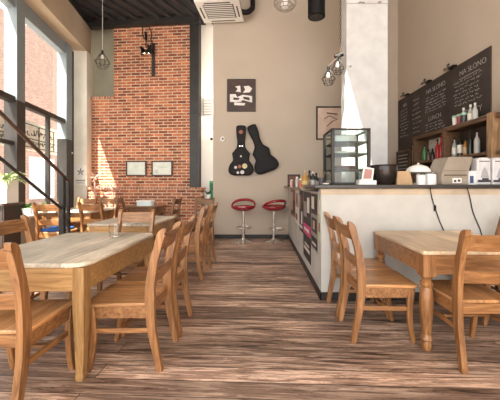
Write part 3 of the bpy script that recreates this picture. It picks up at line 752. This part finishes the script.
q = at(102.5, 53, 6.6); cage_lamp(q.x, 6.6, q.z, (q.x, 6.6, CEIL), 'wire cage pendant on a long pale cord near the window pilaster', .15, .32, .006)
br = thing('lamp_bracket', 'angled brown arm on a chain beside the concrete column', 'lamp bracket', at(340, 56, 4.9))
o_ = at(340, 56, 4.9)
MB().tube([at(341.2, 54, 4.9)-o_, at(328.5, 67, 4.75)-o_], .014, 8).build('arm', C('dark brown metal', (.05, .032, .022), .6), br)
MB().tube([at(335, 57, 4.9)-o_, at(343, 54, 4.9)-o_], .035, 10).build('canopy', black_metal, br)
m = MB(); z = 0
a0 = at(340.5, 54, 4.9)
for k in range(44):
    zz = k*.055
    if a0.z+zz > HIGH-.03: break
    m.tube([(.014*math.cos(w)*(1 if k % 2 else 0), .014*math.cos(w)*(0 if k % 2 else 1), zz+.036*math.sin(w)) for w in [2*PI*i/8 for i in range(8)]], .004, 4, closed=True)
ch = m.build('chain', C('brown metal', (.14, .09, .06)), br, loc=a0-o_)
q = at(328.5, 69, 4.75); cage_lamp(q.x, 4.75, q.z-.02, None, 'wire cage lamp at the lower end of the angled arm, left of the pair', .105, .22)
q = at(338.5, 58, 4.85); cage_lamp(q.x-.01, 4.85, q.z-.03, None, 'wire cage lamp nearest the concrete column, right of the pair', .10, .22)
# round cage lamp seen from below at the top
q = at(285, 4, 5.2)
t = thing('round_cage_lamp', 'round wire cage lamp seen from below at the top centre', 'pendant lamp', q)
m = MB()
for r_, z_ in ((.19, 0), (.155, -.05), (.10, -.085), (.19, .05)):
    m.tube([(r_*math.cos(2*PI*k/28), r_*math.sin(2*PI*k/28), z_) for k in range(28)], .006, 6, closed=True)
for k in range(10):
    a = 2*PI*k/10; m.tube([(r_*math.cos(a), r_*math.sin(a), z_) for r_, z_ in ((.05, .14), (.19, .05), (.19, 0), (.155, -.05), (.10, -.085))], .005, 5)
m.build('wire_cage', C('grey wire', (.25, .23, .21), .4), t)
MB().lathe([(.0, -.075), (.055, -.06), (.07, -.02), (.06, .03), (.04, .08), (.05, .1), (.05, .16), (.012, .18), (.006, HIGH-q.z)], 20).build('bulb_holder', C('frosted white bulb', (.8, .78, .75), .3), t)
# hanging lamp on brick wall with dark plate
yb_ = plinth_y(150)
t = thing('wall_lamp', 'black shaded lamps on a dark vertical plate on the brick wall', 'wall lamp', (0, yb_, 0))
a, b = at(152.2, 77, yb_), at(155.2, 44, yb_)
MB().box((a.x, -.05, a.z), (b.x, -.002, b.z)).build('plate', C('rust dark steel', (.035, .022, .02)), t)
def rel(v): return Vector((v.x, v.y-yb_, v.z))
m = MB()
m.tube(catmull([tuple(rel(at(142.5, 27, yb_-.12))), tuple(rel(at(143, 36, yb_-.15))), tuple(rel(at(146, 41, yb_-.2))), tuple(rel(at(145.5, 46, yb_-.2)))], 5), .012, 6)
m.tube(catmull([tuple(rel(at(149, 27, yb_-.12))), tuple(rel(at(151.5, 33, yb_-.15))), tuple(rel(at(151, 40, yb_-.1))), tuple(rel(at(153, 45, yb_-.04)))], 5), .012, 6)
m.tube([rel(at(146, 40, yb_-.2)), rel(at(145.6, 32, yb_-.2))], .03, 8)
m.tube([rel(at(147, 46, yb_-.2)), rel(at(153, 46, yb_-.05))], .018, 8)
m.build('cable_arm', black_metal, t)
for (px_, py_, an) in ((143.3, 51.5, -.5), (149, 51, .35)):
    c = rel(at(px_, py_, yb_-.22))
    MB().lathe([(.10, -.05), (.095, -.045), (.05, .04), (.03, .10), (.02, .13)], 20, o=c, axis=(math.sin(an), -.2, 1)).build('lamp_shade', black_metal, t)
    MB().lathe([(.0, -.06), (.035, -.04), (.03, 0)], 12, o=c, axis=(math.sin(an), -.2, 1)).build('bulb', bulb_glow, t)

# ------------------------------------------------------------------ chalkboard
BXc = XR-.02
cb = thing('chalkboard_menu', 'long dark chalkboard menu on the right wall above the bottle shelves', 'chalkboard', (BXc, 0, 0))
y_far, y_near = 6.84, 4.10
MB().box((0, y_near, 2.22), (.018, y_far, 3.14)).box((0, 5.2, 1.95), (.018, y_far, 2.22)).build('board', slate, cb)
def text_mesh(body, size, y_left, z, name='chalk_lettering'):
    cu_ = bpy.data.curves.new('t', 'FONT'); cu_.body = body; cu_.size = size; cu_.extrude = .001; cu_.offset = -.002
    to = bpy.data.objects.new('t', cu_); COL.objects.link(to)
    dg = bpy.context.evaluated_depsgraph_get(); me = bpy.data.meshes.new_from_object(to.evaluated_get(dg))
    bpy.data.objects.remove(to)
    me.materials.clear(); me.materials.append(chalk)
    ob = bpy.data.objects.new(name, me); COL.objects.link(ob)
    # text x -> -Y, text y -> +Z, normal -> -X
    M = Matrix(((0, 0, -1, 0), (-1, 0, 0, 0), (0, 1, 0, 0), (0, 0, 0, 1)))
    me.transform(M); ob.parent = cb; ob.location = (-.003, y_left, z)
    return ob
text_mesh('NA SŁONO', .112, 4.74, 2.95)
text_mesh('NA SŁONO', .115, 5.68, 2.94)
text_mesh('NA', .11, 6.6, 2.93)
text_mesh('TOSTY', .12, 4.62, 2.30)
text_mesh('LUNCH', .12, 5.62, 2.42)
def scribble(y_left, y_right, z_top, z_bot, rows, seed):
    r = random.Random(seed); m_ = MB()
    for k in range(rows):
        z = z_top-(z_top-z_bot)*k/max(1, rows-1); y = y_left-r.random()*.04
        while y > y_right:
            L_ = r.uniform(.05, .14); n = int(L_/.014); pts = []
            if y-L_ < y_right: break
            for i in range(n+1): pts.append((-.003, y-L_*i/n, z+r.uniform(-.014, .016)))
            m_.tube(pts, .0030, 3); y -= L_+r.uniform(.02, .04)
    m_.build('chalk_handwriting', chalk, cb)
scribble(4.88, 4.24, 2.86, 2.50, 7, 1); scribble(5.72, 5.05, 2.86, 2.60, 6, 2); scribble(5.72, 5.1, 2.36, 2.25, 3, 3)
scribble(6.74, 6.35, 2.86, 2.30, 9, 4); scribble(6.2, 5.85, 2.95, 2.20, 9, 5); scribble(4.21, 4.13, 2.95, 2.35, 9, 6)
MB().box((-.004, 4.30, 2.895), (0, 4.74, 2.901)).build('underline', chalk, cb)
for k, (yy, lb) in enumerate(((6.45, 'farthest of the three'), (5.62, 'middle one of the three'), (4.92, 'nearest of the three'))):
    t = thing('clip_light', 'small black clip light on the top edge of the chalkboard, '+lb, 'clip light', (BXc, yy, 3.14), 0, 'clip lights on the chalkboard')
    MB().box((-.05, -.10, .0), (.018, .04, .03)).build('clamp', black_metal, t)
    MB().tube([(-.02, 0, .02), (-.05, .03, .035)], .012, 8).build('arm', black_metal, t)
    m = MB()
    for i in range(7): m.lathe([(.012, 0), (.022, .02), (.0, .03)], 8, o=(-.05+.015*math.sin(i*2.1), .04+.07*math.cos(i*1.7), .02+.018*(i % 3)), axis=(-1, .2, .2))
    m.build('spot_head', C('dark brushed heads', (.09, .07, .06), .4), t)

# ------------------------------------------------------------------ back bar shelves
sh = thing('back_bar_shelf', 'rustic brown wooden shelf unit for bottles on the right wall', 'shelf', (0, 0, 0))
X0, X1 = 2.86, XR-.025
MB().box((X0, 3.80, 2.06), (X1, 5.62, 2.12)).build('shelf_board', rust_x, sh, bevel=.004)
MB().box((X0+.02, 2.6, 2.06), (X1, 3.66, 2.12)).build('shelf_board', rust_x, sh, bevel=.004)
MB().box((X0, 3.80, 1.62), (X1, 5.62, 1.66)).build('shelf_board', rust_x, sh, bevel=.004)
MB().box((X0+.02, 2.6, 1.62), (X1, 3.66, 1.66)).build('shelf_board', rust_x, sh, bevel=.004)
MB().box((X0, 3.70, 1.242), (X0+.24, 3.79, 2.14)).build('upright', rust_z, sh, bevel=.004)
MB().box((X0, 4.66, .9), (X1, 4.72, 2.06)).build('upright', rust_x, sh, bevel=.004)
MB().box((X0, 5.56, .9), (X1, 5.62, 2.06)).build('upright', rust_x, sh, bevel=.004)
MB().box((X1-.02, 4.72, 1.66), (X1-.005, 5.56, 2.06)).build('back_panel', cream, sh)
MB().box((X1-.02, 2.6, 1.62), (X1-.005, 4.08, 2.06)).box((X1-.02, 4.08, .9), (X1-.005, 4.66, 2.06)).box((X1-.02, 4.72, .9), (X1-.005, 5.56, 1.66)).build('back_panel', C('dark shelf back', (.06, .035, .025), .7), sh)
MB().box((X0-.35, 4.08, .86), (X1, 5.62, .90)).build('back_counter', rust_x, sh)
MB().box((X0, 4.08, .0), (X1, 5.62, .86)).build('base_cabinet', rust_x, sh)
t = thing('small_chalkboard', 'small dark menu board in a brown frame under the far end of the chalkboard', 'chalkboard', (2.98, 6.25, 1.50))
MB().box((0, -.28, 0), (.02, .28, .42)).build('board', slate, t)
MB().box((-.01, -.30, 0), (.03, -.28, .42)).box((-.01, .28, 0), (.03, .30, .42)).box((-.01, -.3, .42), (.03, .3, .45)).box((-.01, -.3, -.03), (.03, .3, 0)).build('frame', rust_x, t)
m = MB()
for k in range(5): m.box((-.003, -.2+.03*(k % 2), .06+k*.07), (0, .2, .075+k*.07))
m.build('chalk_handwriting', chalk, t)
struct(MB().box((2.98, 5.72, 0), (XR, 5.86, 2.0)).build('trim_9', cream))
CABY = 6.25
MB().box((2.86, 5.95, 0), (XR-.01, 6.6, 1.44)).build('side_cabinet', rust_x)
tag(bpy.data.objects['side_cabinet'], 'brown cabinet in the back corner carrying the small chalkboard', 'cabinet')

def bottle(px, z, mat, label, h=.3, r=.036, X=2.97, capm=None, labelm=None, neck=.35, group='bottles on the back bar shelf'):
    Y = X*F/(px-CX)
    t = thing('bottle', label, 'bottle', (X, Y, z), 0, group)
    MB().lathe([(0, 0), (r, 0), (r, h*(1-neck)-.03), (r*.75, h*(1-neck)), (r*.36, h*(1-neck)+.03), (r*.33, h-.02), (r*.4, h-.02), (r*.4, h-.012), (0, h-.012)], 18).build('glass_body', mat, t)
    MB().lathe([(r*.42, h-.035), (r*.42, h), (0, h)], 14).build('cap', capm or black_soft, t)
    if labelm: MB().lathe([(r*1.02, h*.14), (r*1.02, h*.48)], 18).build('label', labelm, t)
    return t
amb = C('amber spirit', (.35, .14, .03), .08); drk = C('dark bottle glass', (.015, .018, .012), .08); clr = C('pale bottle glass', (.36, .38, .35), .08)
redb = C('red liqueur', (.42, .02, .02), .1); grn = C('green bottle glass', (.05, .22, .08), .1); wl = C('white label', (.72, .69, .62), .6)
bottle(449, 1.66, drk, 'dark bottle with a white label, first left of the row behind the till', .29, labelm=wl)
bottle(454.5, 1.66, clr, 'clear bottle with a dark cap in the row behind the till', .30, labelm=wl)
bottle(460, 1.66, drk, 'tall dark bottle with a cream label, middle of the row behind the till', .35, .038, labelm=wl)
bottle(465.5, 1.66, amb, 'short amber bottle on the middle shelf behind the till', .25, labelm=C('tan label', (.5, .36, .2)))
bottle(470, 1.66, drk, 'tall plain dark bottle beside the white one on the middle shelf', .36, .034)
bottle(477, 1.66, C('white bottle', (.50, .49, .46), .3), 'white bottle by the pale wooden upright', .33, .036)
bottle(437.5, 1.66, redb, 'red bottle standing left of the shelf divider', .34, .036)
bottle(441.0, 1.66, redb, 'red bottle standing against the shelf divider', .38, .03, capm=redb)
bottle(424.5, 1.66, grn, 'green bottle at the far left of the bottle shelf', .30, .036)
bottle(428.5, 1.66, C('brown bottle glass', (.12, .05, .03), .1), 'brown bottle in front of the cream panel', .2, .036)
bottle(432.5, 1.66, drk, 'short dark bottle in front of the cream panel', .2, .036)
bottle(463.5, 2.12, clr, 'white capped bottle on the top shelf, behind the cups', .24, .04, capm=wl)
bottle(470.5, 2.12, clr, 'clear white bottle on the top shelf, left of the last two', .25, .036, capm=wl, labelm=wl)
bottle(475, 2.12, C('white bottle', (.50, .49, .46), .3), 'white bottle on the top shelf, nearest the camera', .25, .034, capm=wl)
for px, c1, lb in ((455.2, C('white cup', (.74, .73, .70), .3), 'white cup with a green lid on the top shelf, farthest'), (459.6, C('dark red cup', (.25, .03, .03), .3), 'dark red cup with a green lid on the top shelf'), (463.6, C('black cup', (.04, .04, .04), .3), 'black cup with a green lid on the top shelf, nearest')):
    X = 2.93; Y = X*F/(px-CX)
    t = thing('lidded_cup', lb, 'cup', (X, Y, 2.12), 0, 'lidded cups on the top shelf')
    MB().lathe([(0, 0), (.034, 0), (.042, .12), (0, .12)], 18).build('cup_body', c1, t)
    MB().lathe([(.045, .12), (.045, .14), (.03, .155), (0, .158)], 18).build('lid', C('pale green lid', (.32, .50, .38), .4), t)
# wooden storage box on the top shelf, right edge
t = MB().box((2.92, 3.2, 2.12), (3.1, 3.62, 2.38)).build('storage_box', C('light beige box', (.55, .45, .36), .7), bevel=.006); tag(t, 'light beige box on the shelf at the right edge of the picture', 'box')
t = thing('dark_jar', 'dark jar on the middle shelf at the right edge', 'jar', (2.99, 3.6, 1.66)); MB().lathe([(0, 0), (.055, 0), (.058, .18), (.04, .22), (.0, .22)], 18).build('jar_body', C('dark brown glass', (.05, .03, .02), .12), t); MB().lathe([(.045, .22), (.045, .25), (0, .25)], 18).build('lid', black_metal, t)

# ------------------------------------------------------------------ things on the worktop
WT = 1.241; SL = 1.206
# glass display case
gx0, gx1, gy0, gy1, gh = .84, 1.30, 3.52, 4.00, .665
t = thing('display_case', 'black framed glass display case with shelves on the bar', 'display case', ((gx0+gx1)/2, (gy0+gy1)/2, WT))
hw, hd = (gx1-gx0)/2, (gy1-gy0)/2
m = MB()
for i in (-1, 1):
    for j in (-1, 1): m.cbox((i*(hw-.018), j*(hd-.018), gh/2), (.036, .036, gh))
for z in (.015, gh-.012):
    for i in (-1, 1): m.cbox((i*(hw-.012), 0, z), (.024, 2*hd, .024)); m.cbox((0, i*(hd-.012), z), (2*hw, .024, .024))
m.build('frame', steel_dark, t, bevel=.003)
MB().box((-hw+.02, -hd+.02, 0), (hw-.02, hd-.02, .02)).build('base', steel_dark, t)
gl = case_glass
MB().box((-hw+.006, -hd+.02, .02), (-hw+.01, hd-.02, gh-.02)).build('side_pane', gl, t)
MB().box((hw-.01, -hd+.02, .02), (hw-.006, hd-.02, gh-.02)).build('side_pane', gl, t)
MB().box((-hw+.02, -hd+.004, .02), (hw-.02, -hd+.008, gh-.02)).build('front_pane', gl, t)
MB().box((-hw+.02, -hd+.02, gh-.02), (hw-.02, hd-.02, gh-.014)).build('top_pane', gl, t)
for z in (.17, .36, .50): MB().box((-hw+.02, -hd+.02, z), (hw-.02, hd-.02, z+.014)).build('shelf', steel_dark, t)
for z, w_, h_, mt, lb, nm in ((.514, .28, .09, white_pl, 'white packages on the top shelf of the display case', 'package'), (.374, .26, .035, cream, 'cream tray on the second shelf of the display case', 'tray'), (.184, .24, .05, C('dark red cake', (.12, .03, .02)), 'dark red cake on the lowest shelf of the display case', 'cake')):
    q = MB().prism(round_poly(w_, .22, .05), (0, 0, h_)).build(nm, mt, bevel=.012, loc=((gx0+gx1)/2-.02, (gy0+gy1)/2, WT+z)); tag(q, lb, nm)
def onbar(px0, px1, Y, z=WT): return (px0-CX)/F*Y, (px1-CX)/F*Y, z
# white photo stand
x0, x1, _ = onbar(357.5, 375, 3.42)
t = thing('photo_stand', 'white tilted stand with a small photo on the bar', 'stand', ((x0+x1)/2, 3.42, WT))
w_ = (x1-x0)/2
MB().prism([(-w_, -.05, 0), (w_, -.05, 0), (w_, -.05, .05), (-w_+.01, -.05, .06)], (0, .12, 0)).build('base', white_pl, t, bevel=.004)
MB().prism([(-w_*.55, .0, .05), (w_*.75, .0, .05), (w_*1.1, .05, .19), (-w_*.1, .05, .21)], (0, .012, 0)).build('panel', white_pl, t)
MB().prism([(-w_*.35, -.004, .07), (w_*.55, -.004, .07), (w_*.85, .040, .175), (-w_*.0, .040, .185)], (0, .006, 0)).build('photo', C('reddish photo', (.42, .22, .2)), t)
# black bowl
x0, x1, _ = onbar(372.5, 399, 3.50); w_ = (x1-x0)/2
t = thing('black_basin', 'large glossy black bowl on the bar', 'bowl', ((x0+x1)/2, 3.55, WT))
MB().lathe([(0, 0), (w_*.72, 0), (w_*.86, .04), (w_*.98, .16), (w_, .225), (w_*.95, .225), (w_*.90, .16), (w_*.7, .03), (0, .02)], 32).build('bowl', black_gloss, t)
MB().tube([(w_*1.0*math.cos(2*PI*k/32), w_*1.0*math.sin(2*PI*k/32), .225) for k in range(32)], .008, 8, closed=True).build('rim', black_gloss, t)
# cardboard box
x0, x1, _ = onbar(397, 413, 3.36)
t = thing('cardboard_sign', 'tan cardboard panel leaning on the bar beside the bowl', 'cardboard', ((x0+x1)/2, 3.36, WT)); w_ = (x1-x0)/2
MB().prism([(-w_, 0, 0), (w_, 0, 0), (w_*.8, .03, .155), (-w_*.75, .03, .155)], (0, .02, 0)).build('panel', C('tan cardboard', (.45, .30, .17), .8), t)
MB().box((-w_*.6, .03, 0), (w_*.6, .1, .1)).build('support', C('tan cardboard', (.45, .30, .17), .8), t)
# white domed cake stand
x0, x1, _ = onbar(408, 432, 3.56); w_ = (x1-x0)/2
t = thing('domed_cake_stand', 'white domed lid on a stand with a green tag on the bar', 'cake stand', ((x0+x1)/2, 3.60, WT))
MB().lathe([(0, 0), (w_*.5, 0), (w_*.5, .01), (.02, .03), (.02, .13), (w_*.9, .145), (w_*.98, .15), (0, .15)], 28).build('stand', white_ce, t)
MB().lathe([(w_*.97, .152), (w_*.92, .18), (w_*.7, .215), (w_*.35, .235), (.01, .245), (.012, .262), (0, .265)], 28).build('dome_lid', white_ce, t)
MB().box((-.012, -w_-.006, .085), (.018, -w_+.0, .14)).build('tag', C('green tag', (.05, .13, .06)), t)
# white canisters
for (px, Y, r, h, lb) in ((421, 3.40, .05, .115, 'short white canister in front of the cake stand'), (430.5, 3.45, .06, .13, 'white canister between the cake stand and the till'), (437, 3.55, .055, .155, 'tall white canister tucked against the left of the till')):
    t = thing('canister', lb, 'canister', ((px-CX)/F*Y, Y, WT), 0, 'white canisters on the bar')
    MB().lathe([(0, 0), (r, 0), (r, h*.85), (0, h*.85)], 22).build('body', white_ce, t)
    MB().lathe([(r*1.04, h*.85), (r*1.04, h*.93), (r*.5, h), (0, h)], 22).build('lid', white_ce, t)
# cash register
x0, x1, _ = onbar(441.5, 473.5, 3.36); w_ = (x1-x0)
t = thing('cash_register', 'beige cash register with a sloping back on the bar', 'cash register', (x0, 3.36, WT))
be = C('beige plastic', (.31, .26, .205), .45); be2 = C('darker beige plastic', (.40, .33, .26), .45)
MB().prism([(0, 0, 0), (w_*.84, 0, 0), (w_*.84, 0, .12), (w_*.99, .0, .30), (w_*.97, 0, .315), (w_*.26, 0, .315), (w_*.21, 0, .30), (0, 0, .11)], (0, .30, 0)).build('body', be, t, bevel=.008)
MB().box((w_*.08, -.006, .10), (w_*.78, .002, .115)).box((w_*.08, -.006, .155), (w_*.80, .002, .160)).build('vent_groove', C('dark groove', (.12, .09, .07)), t)
MB().box((w_*.34, -.005, .02), (w_*.62, .001, .075)).build('sticker', white_pl, t)
MB().box((w_*.38, -.007, .03), (w_*.45, -.004, .055)).box((w_*.5, -.007, .035), (w_*.58, -.004, .06)).build('print', bk, t)
MB().box((w_*.02, .30, 0), (w_*.8, .36, .1)).build('drawer', be2, t)
# blue white carton behind till and two white packs
t = thing('small_carton', 'narrow white and blue carton right of the till', 'carton', (onbar(469, 475, 3.35)[0], 3.35, WT))
MB().box((0, 0, 0), (.085, .08, .155)).build('carton_body', C('pale white carton', (.68, .70, .72), .5), t, bevel=.003)
MB().box((.01, -.002, .02), (.05, .001, .10)).build('print', C('navy print', (.05, .08, .16)), t)
for (pa_, pb_, lb) in ((477, 491.5, 'silver white paper bag with a dark band, left of the two at the right edge'), (492.5, 509, 'silver white paper bag with a dark band, cut by the right edge')):
    x0, x1, _ = onbar(pa_, pb_, 3.34); w_ = x1-x0
    t = thing('paper_bag', lb, 'bag', (x0, 3.34, WT), 0, 'white paper bags on the bar')
    MB().prism([(0, 0, 0), (w_, 0, 0), (w_*.97, 0, .28), (w_*.8, .0, .305), (w_*.2, 0, .305), (w_*.03, 0, .28)], (0, .11, 0)).build('bag_body', C('silver white foil', (.62, .62, .63), .3, nscale=9, bump=.3), t, bevel=.012)
    MB().box((w_*.06, -.003, .03), (w_*.94, .002, .055)).box((w_*.35, -.003, .055), (w_*.8, .002, .075)).build('print', C('dark print', (.05, .05, .06)), t)
    MB().tube([(w_*.15, -.004, .262), (w_*.85, -.004, .262)], .005, 6).build('tie', bk, t)
    MB().prism([(w_*.25, -.003, .08), (w_*.8, -.003, .08), (w_*.7, -.003, .16), (w_*.5, -.003, .20), (w_*.35, -.003, .15)], (0, .005, 0)).build('picture_print', C('pale grey print', (.36, .36, .37)), t)
# items at the far left end of the bar
def small(name, px, Y, lb, cat, parts, z=SL, group=None):
    t_ = thing(name, lb, cat, ((px-CX)/F*Y, Y, z), 0, group)
    for nm, mb, mt in parts: mb.build(nm, mt, t_)
    return t_
small('picture_box', 294, 4.9, 'dark brown shadow box at the far end of the bar', 'box', [
    ('frame', MB().box((-.10, 0, 0), (-.085, .08, .2)).box((.085, 0, 0), (.10, .08, .2)).box((-.10, 0, .185), (.10, .08, .2)).box((-.10, 0, 0), (.10, .08, .015)), C('dark brown frame', (.05, .03, .025))),
    ('back', MB().box((-.085, .06, .015), (.085, .08, .185)), C('red brown board', (.16, .06, .035)))])
for px, Y, hh, mt, lb in ((291.5, 4.6, .11, C('pinkish glass', (.5, .3, .26), .2), 'small pink glass in front of the shadow box'), (297, 4.4, .15, clr, 'clear little bottle in front of the shadow box'), (300.5, 4.3, .12, C('red salt jar', (.4, .1, .08), .2), 'small red jar beside the yellow bottle')):
    small('glass_jar', px, Y, lb, 'jar', [('jar_body', MB().lathe([(0, 0), (.025, 0), (.027, hh*.7), (.014, hh*.82), (0, hh*.82)], 16), mt), ('lid', MB().lathe([(.016, hh*.82), (.016, hh), (0, hh)], 14), wl)], group='little jars on the bar end')
small('oil_bottle', 305, 4.25, 'squat yellow oil bottle on the bar end', 'bottle', [('glass_body', MB().lathe([(0, 0), (.05, 0), (.052, .12), (.03, .16), (.014, .18), (.014, .21), (0, .21)], 20), C('golden oil', (.42, .22, .05), .15)), ('cap', MB().lathe([(.017, .21), (.017, .235), (0, .235)], 12), C('cork', (.5, .36, .22))), ('label', MB().lathe([(.0535, .04), (.0535, .09)], 20), C('ochre label', (.55, .40, .16)))])
for px, Y, hh, mt, cp, lb in ((309.5, 4.35, .24, C('dark brown bottle', (.05, .03, .02), .15), black_soft, 'dark bottle right of the yellow one on the bar end'), (313, 4.2, .22, drk, wl, 'black bottle with a white cap on the bar end'), (316.3, 4.25, .20, drk, black_soft, 'short black bottle with a silver label on the bar end')):
    small('sauce_bottle', px, Y, lb, 'bottle', [('glass_body', MB().lathe([(0, 0), (.034, 0), (.034, hh*.6), (.013, hh*.78), (.013, hh*.9), (0, hh*.9)], 18), mt), ('cap', MB().lathe([(.016, hh*.86), (.016, hh), (0, hh)], 12), cp), ('label', MB().lathe([(.0348, hh*.15), (.0348, hh*.45)], 18), C('silver label', (.45, .44, .43), .4))], group='dark bottles on the bar end')
# cup with straws / utensils
small('utensil_cup', 321.5, 3.75, 'dark cup full of stirring sticks beside the display case', 'cup', [('cup', MB().lathe([(0, 0), (.035, 0), (.042, .09), (.036, .09), (.03, .01), (0, .01)], 18), C('dark glass cup', (.08, .07, .07), .1)),
    ('sticks', MB().tube([(0, 0, .02), (-.04, 0, .18)], .004, 5).tube([(0, 0, .02), (.02, .02, .2)], .004, 5).tube([(0, 0, .02), (.04, -.01, .17)], .004, 5).tube([(.01, 0, .02), (-.01, .0, .19)], .004, 5), C('brown sticks', (.3, .18, .1)))], z=WT)
small('saucer', 326, 3.38, 'small white saucer in front of the display case', 'plate', [('plate', MB().lathe([(0, 0), (.04, 0), (.06, .012), (.055, .012), (.0, .006)], 22), white_ce), ('napkin', MB().box((-.03, -.03, .011), (.03, .03, .02)), white_pl)], z=WT)

# ------------------------------------------------------------------ left side: cabinet, plants
t = thing('dark_cabinet', 'dark brown low cabinet at the window on the left edge', 'cabinet', (0, 0, 0))
MB().box((-4.12, 4.50, 0), (-3.84, 4.82, .92)).build('cabinet_body', C('very dark wood', (.035, .025, .02), .5), t, bevel=.004)
MB().box((-4.14, 4.46, .92), (-3.81, 4.86, .955)).build('cabinet_top', C('dark brown top', (.09, .06, .045), .5), t, bevel=.004)
MB().box((-4.10, 4.494, .1), (-3.86, 4.50, .85)).build('door', C('very dark door', (.05, .035, .028), .5), t)
def leafy(name, x, y, z, label, pot, leafm, n, L_, spread, seed, droop=.6, bw_=.02, potgroup=None):
    r = random.Random(seed); t_ = thing(name, label, 'plant', (x, y, z))
    pot[0].build('pot', pot[1], t_)
    m_ = MB(); ph = pot[2]
    for k in range(n):
        a = r.uniform(0, 2*PI); l = L_*r.uniform(.6, 1.1); rise = r.uniform(.3, 1); c, s_ = math.cos(a), math.sin(a); sd = Vector((-s_, c, 0))
        pts = []
        for i in range(6):
            u = i/5; pts.append((Vector((c*l*spread*u, s_*l*spread*u, ph+l*(rise*u-droop*u*u))), bw_*math.sin(PI*min(1, u*.9+.1))+.002))
        for i in range(5):
            (p0, w0), (p1, w1) = pts[i], pts[i+1]
            m_.add([p0-sd*w0, p0+sd*w0+Vector((0, 0, .002)), p1+sd*w1+Vector((0, 0, .002)), p1-sd*w1], [(0, 1, 2, 3)])
    m_.build('leaves', leafm, t_, smooth=True)
    return t_
leafy('potted_plant', -3.95, 4.66, .956, 'tall white planter with spilling pale leaves on the dark cabinet', (MB().box((-.11, -.11, 0), (.11, .11, .36)), white_pl, .35), pale_leaf, 46, .42, 1.0, 3, .75, .016)
leafy('potted_plant', -4.16, 5.35, .702, 'small plant in a white pot on the window sill', (MB().lathe([(0, 0), (.06, 0), (.08, .12), (0, .12)], 20), white_ce, .12), green_leaf, 26, .18, .8, 5, .4)
leafy('potted_plant', -4.22, 5.9, .702, 'second small plant further along the window sill', (MB().lathe([(0, 0), (.06, 0), (.075, .11), (0, .11)], 20), C('brown pot', (.3, .16, .1)), .11), pale_leaf, 22, .17, .8, 6, .4)
st = thing('plant_stand', 'small dark stand with a shelf in front of the recess wall', 'stand', (-1.30, 7.42, 0))
MB().box((-.13, -.13, .86), (.17, .13, .89)).build('stand_top', dkx, st)
for i in (-.11, .15):
    for j in (-.11, .11): MB().box((i-.015, j-.015, 0), (i+.015, j+.015, .86)).build('leg', dkz, st)
MB().box((-.12, -.12, .4), (.16, .12, .42)).build('shelf', dkx, st)
leafy('potted_plant', -1.29, 7.42, .891, 'small dark leafed plant in a white pot at the recess wall', (MB().lathe([(0, 0), (.05, 0), (.07, .1), (0, .1)], 20), white_ce, .1), C('dark leaf', (.03, .07, .03)), 26, .24, .6, 8, .3)
# dried star plants before the brick wall
def star_plant(x, y, zt, label, seed):
    r = random.Random(seed); t_ = thing('dried_flower_stem', label, 'dried plant', (x, y, 0), 0, 'dried star shaped plants')
    MB().lathe([(0, 0), (.10, 0), (.13, .3), (.11, .3), (0, .28)], 20).build('vase', C('terracotta vase', (.32, .17, .11), .6), t_)
    MB().tube([(0, 0, .25), (.01, 0, zt*.6), (0, 0, zt)], .012, 6).build('stem', dry_leaf, t_)
    m_ = MB()
    for cz, L_ in ((zt, .22), (zt-.28, .17)):
        for k in range(13):
            d = Vector((r.uniform(-1, 1), r.uniform(-1, 1), r.uniform(-.7, 1))).normalized(); s_ = d.cross(Vector((.2, 1, .1))).normalized()
            l = L_*r.uniform(.7, 1.1)
            m_.add([(0, 0, cz), d*l*.55+s_*.022+Vector((0, 0, cz)), d*l+Vector((0, 0, cz)), d*l*.55-s_*.022+Vector((0, 0, cz))], [(0, 1, 2, 3)])
    m_.build('leaves', dry_leaf, t_, smooth=False)
star_plant(-3.98, 7.22, 1.42, 'tall dried star plant at the left end of the brick wall', 3)
star_plant(-3.55, 7.24, 1.08, 'shorter dried star plant in the sunlit part of the brick wall', 4)

# ------------------------------------------------------------------ light
t = thing('recess_fill_globe', 'added unseen white globe behind the back wall, brightening the recess wall', 'lamp', (-.55, 7.70, 3.4))  # invented globe, added out of view to brighten the recess wall
MB().lathe([(.06, 0), (.06, .02), (.02, .03), (.02, .1), (0, .1)], 18, axis=(0, -1, 0)).build('mount', white_pl, t)
MB().lathe([(.001, -.09), (.05, -.075), (.085, -.03), (.085, .03), (.05, .075), (.001, .09)], 20, o=(0, -.16, 0)).build('globe', plain('added fill globe', (1, .95, .88), .3, emit=(1, .93, .82), estr=8), t)
hl = bpy.data.lights.new('recess_fill', 'POINT'); hl.energy = 28; hl.color = (1, .94, .85); hl.shadow_soft_size = .1  # added fill light for the recess wall
ho = bpy.data.objects.new('recess_fill_light', hl); COL.objects.link(ho); ho.location = (-.62, 7.36, 3.3)
w = bpy.data.worlds.new('world'); scene.world = w; w.use_nodes = True
bg = w.node_tree.nodes['Background']; bg.inputs['Color'].default_value = (1, .98, .955, 1); bg.inputs['Strength'].default_value = 2.2
sun = bpy.data.lights.new('sun', 'SUN'); sun.energy = 14; sun.angle = math.radians(.6); sun.color = (1, .93, .82)
so = bpy.data.objects.new('sun', sun); COL.objects.link(so); so.location = (-6, -6, 12)
so.rotation_euler = Vector((.5, 1, -1.85)).to_track_quat('-Z', 'Y').to_euler()
scene.view_settings.view_transform = 'Standard'; scene.view_settings.look = 'None'; scene.view_settings.gamma = 1
scene.view_settings.use_curve_mapping = False; scene.view_settings.exposure = 1.25
